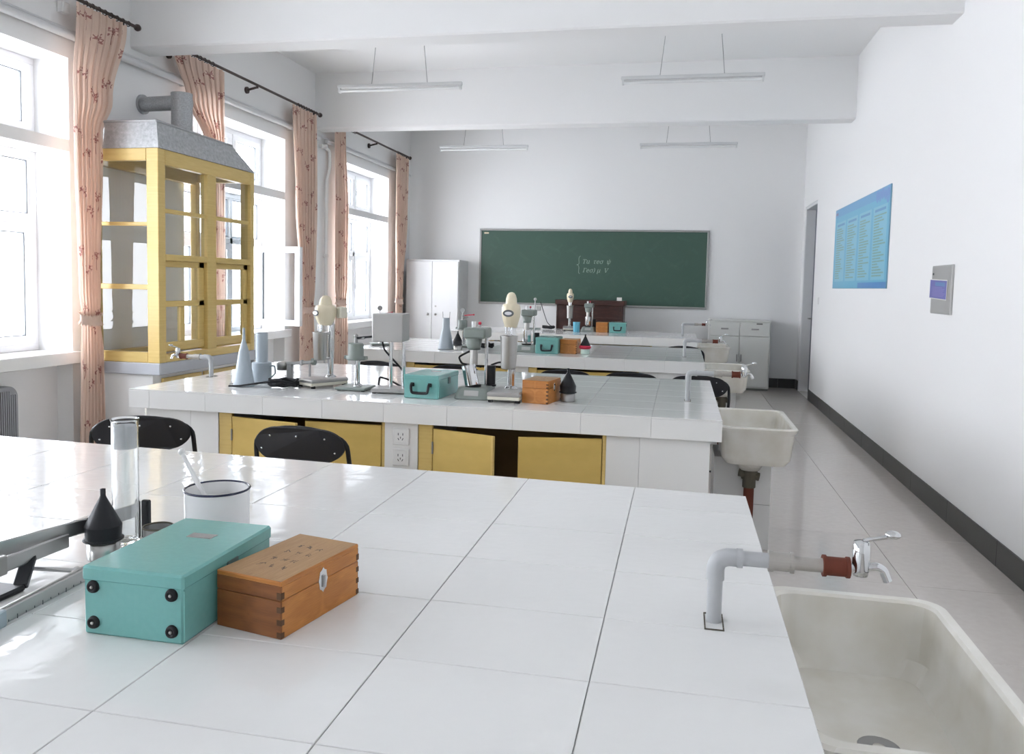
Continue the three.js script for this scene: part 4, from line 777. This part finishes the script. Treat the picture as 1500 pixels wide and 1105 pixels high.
function viscometer(label, x, z, turn, s = 1, leanCup = true) {
  const o = thing('viscometer', label, 'viscometer', [x, TOP, z], turn, 'grey green viscometers'); o.scale.setScalar(s);
  const rr = (hx, hz, y) => roundRect(hx, hz, 0.03, y);
  part('base', ringLoft([rr(0.094, 0.115, 0), rr(0.097, 0.118, 0.004), rr(0.095, 0.116, 0.012), rr(0.08, 0.10, 0.055), rr(0.074, 0.094, 0.06)]), M.greenGrey, o);
  part('name_plate', bb(-0.038, 0.038, -0.014, 0.014, 0, 0.0015, 0), M.boxGrey, o, [0, 0.034, 0.1105], [-0.33, 0, 0]);
  part('post', rod([-0.03, 0.055, -0.05], [-0.03, 0.32, -0.05], 0.009, 12), M.chrome, o); part('post', rod([0.04, 0.055, -0.045], [0.04, 0.32, -0.045], 0.009, 12), M.chrome, o);
  part('head', merge([cbox(0.118, 0.055, 0.15, 0.008, [0.0, 0.342, -0.005]), lathe([[0.001, 0.255], [0.034, 0.255], [0.036, 0.27], [0.044, 0.316], [0.001, 0.316]], 28).translate(-0.01, 0, 0.03)]), M.greenGrey, o);
  part('rotor', merge([rod([-0.01, 0.175, 0.03], [-0.01, 0.256, 0.03], 0.0215, 24)]), M.steel, o);
  part('motor', merge([rod([0.062, 0.06, -0.06], [0.062, 0.165, -0.06], 0.026, 20), rod([0.062, 0.055, -0.06], [0.062, 0.065, -0.06], 0.03, 20)]), M.black, o);
  const k = part('top_knob', merge([rod([-0.02, 0.368, 0.0], [-0.02, 0.40, 0.0], 0.012, 14)]), M.tubeGlass, o); part('knob_cap', moved(new THREE.SphereGeometry(0.009, 12, 8), 0.012, 0.392, 0.0), M.red, o); part('knob_stem', rod([0.012, 0.368, 0], [0.012, 0.388, 0], 0.004, 8), M.steel, o);
  const cup = lathe([[0.001, 0], [0.036, 0], [0.037, 0.003], [0.037, 0.108], [0.035, 0.108], [0.034, 0.006], [0.001, 0.004]], 32);
  if (leanCup) { cup.rotateZ(0.2); cup.translate(-0.012, 0.068, 0.045); } else cup.translate(-0.01, 0.085, 0.03);
  part('sample_cup', cup, M.chrome, o);
  part('cup_stand', rod([-0.01, 0.058, 0.035], [-0.01, 0.072, 0.035], 0.042, 24), M.black, o);
  return o;
}
const visc0 = viscometer('grey green viscometer with a leaning steel cup, second bench', -1.045, -4.12, 0.0);
viscometer('viscometer with black motor on the third bench beside the teal case', -1.335, -7.13, 0, 1.02, false);
viscometer('small looking viscometer in front of the brown lectern', -1.195, -10.72, 0, 1.0, false);
function press(label, x, z, turn, tall = false) {
  const o = thing('filter_press', label, 'filter press', [x, TOP, z], turn, 'grey green filter presses');
  part('base_plate', cbox(0.175, 0.016, 0.17, 0.005, [0, 0.012, 0]), M.greenGrey, o);
  part('foot', merge([-1, 1].flatMap((a) => [-1, 1].map((b) => rod([a * 0.07, 0, b * 0.065], [a * 0.07, 0.006, b * 0.065], 0.01, 10)))), M.blackRubber, o);
  part('post', merge([rod([0.012, 0.02, 0], [0.012, 0.165, 0], 0.014, 18), lathe([[0.026, 0], [0.024, 0.008], [0.015, 0.014]], 18).translate(0.012, 0.02, 0)]), M.chrome, o);
  part('cell', lathe([[0.001, 0.165], [0.05, 0.165], [0.052, 0.17], [0.052, 0.185], [0.043, 0.188], [0.043, 0.25], [0.038, 0.258], [0.001, 0.26]], 32), M.greenGrey, o);
  part('clamp_lug', merge([cbox(0.022, 0.02, 0.024, 0.003, [0.055, 0.178, 0]), cbox(0.022, 0.02, 0.024, 0.003, [-0.055, 0.178, 0])]), M.greenGrey, o);
  part('valve', merge([rod([0, 0.258, 0], [0, 0.29, 0], 0.01, 12), rod([-0.005, 0.282, 0], [0.055, 0.288, 0.01], 0.006, 8), moved(new THREE.SphereGeometry(0.012, 12, 8), 0, 0.297, 0)]), M.steelDull, o);
  if (tall) { part('gauge', merge([rod([0, 0.29, 0], [0, 0.33, 0], 0.006, 8), rod([0, 0.35, -0.008], [0, 0.35, 0.012], 0.024, 20)]), M.steelDull, o); part('lever', merge([rod([0.02, 0.30, 0.01], [0.11, 0.31, 0.02], 0.005, 8), moved(new THREE.SphereGeometry(0.008, 10, 8), 0.112, 0.31, 0.02)]), M.red, o); }
  else part('lever', rod([0.01, 0.287, 0.01], [0.12, 0.300, 0.0], 0.006, 8), M.black, o);
  return o;
}
press('grey green filter press between the left mixer and the grey box', -1.748, -4.17, 0.0);
press('filter press with gauge and red lever, left on the third bench', -2.0, -7.31, 0.0, true);
press('filter press half hidden behind the grey box, far left on the third bench', -2.78, -7.2, 0.5, true);
{
  const o = thing('instrument_box', 'grey metal box raised on two steel legs, second bench', 'instrument', [-1.51, TOP, -4.13], 0.12, undefined);
  part('base_plate', cbox(0.215, 0.022, 0.15, 0.004, [0.0, 0.017, 0]), M.plateGrey, o);
  part('foot', merge([-1, 1].flatMap((a) => [-1, 1].map((b) => rod([a * 0.095, 0, b * 0.055], [a * 0.095, 0.007, b * 0.055], 0.011, 10)))), M.blackRubber, o);
  part('leg', rod([-0.02, 0.026, -0.01], [-0.02, 0.285, -0.01], 0.0095, 14), M.chrome, o); part('leg', rod([0.05, 0.026, -0.01], [0.05, 0.285, -0.01], 0.0095, 14), M.chrome, o);
  part('housing', cbox(0.165, 0.15, 0.165, 0.004, [-0.02, 0.355, 0.0]), M.boxGrey, o);
  part('cover_lip', bb(0.0622, 0.0635, 0.283, 0.427, -0.0825, -0.078, 0.0005), M.boxGrey, o);
  attach(o, 'power_lead', tube([[-1.58, 1.085, -4.13], [-1.56, 1.03, -4.12], [-1.50, 0.93, -4.2], [-1.47, 0.86, -4.24], [-1.5, 0.81, -4.27], [-1.6, 0.845, -4.3], [-1.648, 0.86, -4.28], [-1.63, 0.81, -4.22], [-1.56, 0.807, -4.23], [-1.44, 0.806, -4.28]], 0.0055, 90, 8), M.blackRubber);
  attach(visc0, 'power_lead', tube([[-1.06, 1.06, -4.2], [-1.12, 1.03, -4.22], [-1.17, 1.0, -4.22], [-1.15, 0.965, -4.22], [-1.05, 0.95, -4.24]], 0.0055, 50, 8), M.blackRubber);
  attach(mixer0, 'power_lead', tube([[-1.0, 0.96, -4.25], [-0.96, 0.975, -4.26], [-0.9, 0.985, -4.2], [-0.872, 0.985, -4.16]], 0.005, 40, 8), M.blackRubber);
}
{
  const o = thing('cup', 'bright blue cup on the farthest bench beside the mixer', 'cup', [-1.33, TOP, -10.5]);
  part('cup_body', lathe([[0.001, 0], [0.04, 0], [0.047, 0.125], [0.044, 0.125], [0.037, 0.006], [0.001, 0.005]], 28), M.cupBlue, o);
  part('rim', moved(new THREE.TorusGeometry(0.0455, 0.003, 8, 28).rotateX(Math.PI / 2), 0, 0.125, 0), M.cupBlue, o);
  const r = thing('retort_stand', 'thin grey retort stand left of the brown lectern', 'stand', [-1.95, TOP, -10.82]);
  part('stand_base', cbox(0.16, 0.015, 0.11, 0.004, [0, 0.008, 0]), M.greenGrey, r); part('stand_rod', rod([0, 0.01, -0.03], [0, 0.40, -0.03], 0.008, 12), M.steelDull, r);
  part('clamp', merge([cbox(0.06, 0.06, 0.05, 0.006, [0.05, 0.28, -0.03]), moved(new THREE.SphereGeometry(0.022, 12, 8), 0, 0.405, -0.03)]), M.boxGrey, r);
}

// ------------------------------------------------------------------ front wall: chalkboard, cabinets, lectern
{
  const o = thing('chalkboard', 'wide dark green chalkboard with grey frame and chalk writing', 'chalkboard', [-1.345, 1.67, NZ]);
  const w = 3.42, h = 1.14, t = 0.028;
  const tex = canvasTex(2048, 682, (c, W, H) => {
    c.fillStyle = '#3d5a4e'; c.fillRect(0, 0, W, H); const r = rng(9);
    for (let i = 0; i < 260; i++) { c.strokeStyle = `rgba(150,175,165,${0.012 + 0.02 * r()})`; c.lineWidth = 6 + r() * 26; const x = r() * W, y = r() * H; c.beginPath(); c.moveTo(x, y); c.lineTo(x + (r() - 0.5) * 220, y + (r() - 0.5) * 160); c.stroke(); }
    c.strokeStyle = c.fillStyle = 'rgba(205,222,214,0.62)'; c.lineWidth = 4; c.lineCap = 'round';
    c.beginPath(); c.moveTo(930, 230); c.bezierCurveTo(905, 240, 922, 290, 918, 300); c.bezierCurveTo(916, 308, 904, 310, 900, 312); c.bezierCurveTo(914, 314, 920, 330, 918, 350); c.bezierCurveTo(916, 380, 912, 390, 926, 394); c.stroke();
    c.font = 'italic 56px serif'; c.fillText('Tu  \u03c4e\u03c3  \u03c8', 945, 300); c.fillText('\u0393e\u03c3) \u03bc  V', 950, 382);
    c.fillStyle = '#d8ccb4'; c.fillRect(24, 14, 44, 16);
  });
  const fg = new THREE.PlaneGeometry(w - 2 * t, h - 2 * t);
  part('board_panel', bb(-w / 2 + 0.01, w / 2 - 0.01, -h / 2 + 0.01, h / 2 - 0.01, 0.002, 0.02, 0), std({ color: rgb(0.045, 0.10, 0.075), roughness: 0.5 }), o);
  part('writing_surface', fg, std({ map: tex, roughness: 0.42 }), o, [0, 0, 0.0205]);
  for (const s of [-1, 1]) { part('frame_rail', bb(-w / 2, w / 2, s > 0 ? h / 2 - t : -h / 2, s > 0 ? h / 2 : -h / 2 + t, 0, 0.035, 0.004), M.steelDull, o); part('frame_stile', bb(s > 0 ? w / 2 - t : -w / 2, s > 0 ? w / 2 : -w / 2 + t, -h / 2 + t, h / 2 - t, 0, 0.035, 0.004), M.steelDull, o); }
}
{
  const o = thing('wardrobe', 'tall white steel cupboard with two doors by the far left corner', 'cupboard', [-3.65, 0, -11.83]);
  const W = 0.83, H = 1.745, D = 0.5;
  part('carcass', bb(-W / 2, W / 2, 0.04, H, -D / 2, D / 2 - 0.012, 0.004), M.whiteSteel, o);
  for (const s of [-1, 1]) {
    const d = part('door', bb(s > 0 ? 0.002 : -W / 2 + 0.012, s > 0 ? W / 2 - 0.012 : -0.002, 0.08, H - 0.03, D / 2 - 0.012, D / 2 + 0.006, 0.004), M.whiteSteel, o);
    part('knob', moved(new THREE.SphereGeometry(0.018, 12, 8), s * 0.06, 0.93, D / 2 + 0.02), M.steel, d);
  }
  part('plinth', bb(-W / 2 + 0.02, W / 2 - 0.02, 0, 0.04, -D / 2, D / 2 - 0.04), M.greySteel, o);
  part('lock', rod([0.06, 1.05, D / 2 + 0.004], [0.06, 1.05, D / 2 + 0.014], 0.014, 14), M.steel, o);
  const f = thing('file_cabinet', 'low grey green steel cabinet with two drawers over two doors', 'cabinet', [0.81, 0, -11.83]);
  const w = 0.83, h = 0.965, d = 0.48;
  part('carcass', bb(-w / 2, w / 2, 0.03, h, -d / 2, d / 2 - 0.015, 0.004), M.greySteel, f);
  part('top', bb(-w / 2 - 0.005, w / 2 + 0.005, h - 0.005, h + 0.008, -d / 2, d / 2, 0.002), M.greySteel, f);
  part('plinth', bb(-w / 2 + 0.01, w / 2 - 0.01, 0, 0.03, -d / 2, d / 2 - 0.03), M.greySteelSeam, f);
  for (const s of [-1, 1]) {
    const x0 = s > 0 ? 0.006 : -w / 2 + 0.015, x1 = s > 0 ? w / 2 - 0.015 : -0.006;
    const dr = part('drawer', bb(x0, x1, 0.755, h - 0.02, d / 2 - 0.015, d / 2 + 0.004, 0.004), M.greySteel, f);
    part('pull', bb((x0 + x1) / 2 - 0.05, (x0 + x1) / 2 + 0.05, 0.845, 0.865, d / 2 + 0.004, d / 2 + 0.018, 0.003), M.steelDull, dr);
    const dd = part('door', bb(x0, x1, 0.05, 0.742, d / 2 - 0.015, d / 2 + 0.004, 0.004), M.greySteel, f);
    part('door_handle', bb(s > 0 ? x0 + 0.015 : x1 - 0.03, s > 0 ? x0 + 0.03 : x1 - 0.015, 0.4, 0.5, d / 2 + 0.004, d / 2 + 0.018, 0.003), M.steelDull, dd);
  }
  part('name_card', bb(0.22, 0.30, h - 0.045, h - 0.025, d / 2 + 0.004, d / 2 + 0.006, 0), M.greySteelSeam, f);
  const l = thing('lectern', 'dark brown wooden lectern under the chalkboard', 'lectern', [-1.265, 0, -11.62]);
  part('front_panel', bb(-0.46, 0.46, 0.06, 1.13, 0.2, 0.22, 0.003), M.lectern, l);
  for (let k = 0; k < 5; k++) part('panel_strip', bb(-0.46, 0.46, 0.18 + k * 0.19, 0.20 + k * 0.19, 0.22, 0.228, 0.002), M.lectern, l);
  for (const s of [-1, 1]) part('side_panel', bb(s * 0.46 - 0.012, s * 0.46 + 0.012, 0, 1.13, -0.2, 0.23, 0.003), M.lectern, l);
  part('top', bb(-0.49, 0.49, 1.13, 1.2, -0.24, 0.25, 0.006), M.lectern, l);
  part('plinth', bb(-0.47, 0.47, 0, 0.06, -0.18, 0.2, 0.003), M.lectern, l);
  const c = thing('name_card', 'small white folded card on the brown lectern', 'card', [-0.86, 1.2, -11.52]);
  for (const s of [-1, 1]) part('card_leaf', cbox(0.07, 0.052, 0.0015, 0), M.paper, c, [0, 0.025, s * 0.011], [-s * 0.42, 0, 0]);
}

// ------------------------------------------------------------------ right wall: poster, electric box, switch
{
  const tex = canvasTex(1400, 512, (c, W, H) => {
    c.fillStyle = '#66b6d6'; c.fillRect(0, 0, W, H); const r = rng(14);
    c.fillStyle = '#65a6d4'; c.fillRect(0, 0, W, 50); c.fillStyle = '#4f8fce'; c.fillRect(760, H - 30, W - 760, 30);
    c.fillStyle = 'rgba(105,135,208,0.55)'; for (let i = 0; i < 5; i++) { c.beginPath(); c.arc(1140 + i * 55, 20 + r() * 30, 26 + r() * 14, 0, 7); c.fill(); }
    c.fillStyle = '#84c3da'; for (const x of [50, 390, 730, 1070]) c.fillRect(x, 86, 290, 384);
    c.fillStyle = '#5c98c8'; for (const x of [50, 390, 730, 1070]) c.fillRect(x + 30, 100, 230, 14);
    c.fillStyle = '#7d9a86'; for (const x of [50, 390, 730, 1070]) for (let k = 0; k < 22; k++) { let p = x + 20; const e = x + 120 + r() * 150; while (p < e) { const w = 5 + r() * 9; c.fillRect(p, 130 + k * 15, w, 7); p += w + 3; } }
    c.fillStyle = '#7e6f9e'; c.fillRect(16, 20, 70, 16);
  });
  const o = thing('wall_poster', 'blue printed notice board with four columns of text', 'poster', [EX, 1.435, -8.33], -Math.PI / 2);
  part('poster_backing', bb(-1.2, 1.2, 0, 0.855, 0.002, 0.012, 0.001), std({ color: rgb(0.22, 0.42, 0.58), roughness: 0.4 }), o);
  part('poster_print', new THREE.PlaneGeometry(2.39, 0.845), std({ map: tex, roughness: 0.3 }), o, [0, 0.4275, 0.0125]);
  const b = thing('electric_box', 'grey electric panel door set on the right wall', 'panel', [EX, 1.27, -5.675], -Math.PI / 2);
  part('box_frame', bb(-0.205, 0.205, 0, 0.315, 0.0, 0.012, 0.002), M.boxGrey, b);
  part('box_door', bb(-0.198, 0.198, 0.007, 0.308, 0.012, 0.015, 0.002), M.boxGrey, b);
  part('door_lock', rod([-0.15, 0.26, 0.016], [-0.15, 0.26, 0.022], 0.008, 12), M.chrome, b);
  const st = canvasTex(256, 192, (c, W, H) => { c.fillStyle = '#6f6fae'; c.fillRect(0, 0, W, H); c.fillStyle = '#6488b6'; c.fillRect(80, 20, 150, 40); c.fillStyle = '#9087c4'; for (let k = 0; k < 7; k++) c.fillRect(40, 74 + k * 15, 150 + (k * 37) % 50, 5); });
  const s = thing('paper_notice', 'small purple notice stuck on the grey electric panel', 'notice', [EX - 0.0175, 1.365, -5.715], -Math.PI / 2);
  part('notice_sheet', bb(-0.178, 0.178, 0, 0.128, 0, 0.002, 0), M.paper, s, [0, 0, 0], [0, 0, -0.03]);
  part('notice_print', new THREE.PlaneGeometry(0.345, 0.118), std({ map: st, roughness: 0.5 }), s, [0, 0.064, 0.0025], [0, 0, -0.03]);
  const w = thing('light_switch', 'white light switch on the wall beside the door', 'switch', [EX, 1.24, -10.49], -Math.PI / 2);
  part('switch_plate', bb(-0.043, 0.043, 0, 0.086, 0, 0.009, 0.003), M.outlet, w); part('rocker', bb(-0.025, 0.025, 0.02, 0.066, 0.009, 0.013, 0.002), M.outlet, w);
}

// ------------------------------------------------------------------ hanging fluorescent battens (switched off)
[[-2.615, -7.2, 'hanging fluorescent batten, nearer pair, window side'], [0.02, -7.2, 'hanging fluorescent batten, nearer pair, aisle side'], [-2.63, -10.5, 'hanging fluorescent batten, farther pair, window side'], [0.015, -10.5, 'hanging fluorescent batten, farther pair, aisle side']].forEach(([x, z, label]) => {
  const o = thing('batten_lamp', label, 'ceiling light', [x, 3.19, z], 0, 'hanging fluorescent battens');
  part('housing', cbox(1.2, 0.03, 0.045, 0.004, [0, 0.018, 0]), M.fixture, o);
  for (const s of [-1, 1]) part('lamp_holder', cbox(0.018, 0.05, 0.035, 0.003, [s * 0.585, -0.012, 0]), M.fixture, o);
  part('lamp_tube', rod([-0.576, -0.018, 0], [0.576, -0.018, 0], 0.013, 16), M.tubeGlass, o);
  for (const s of [-1, 1]) part('suspension_wire', rod([s * 0.27, 0.03, 0], [s * 0.215, CEIL - 3.19, 0], 0.0035, 6), M.wire, o);
});

renderer.render(scene, camera);
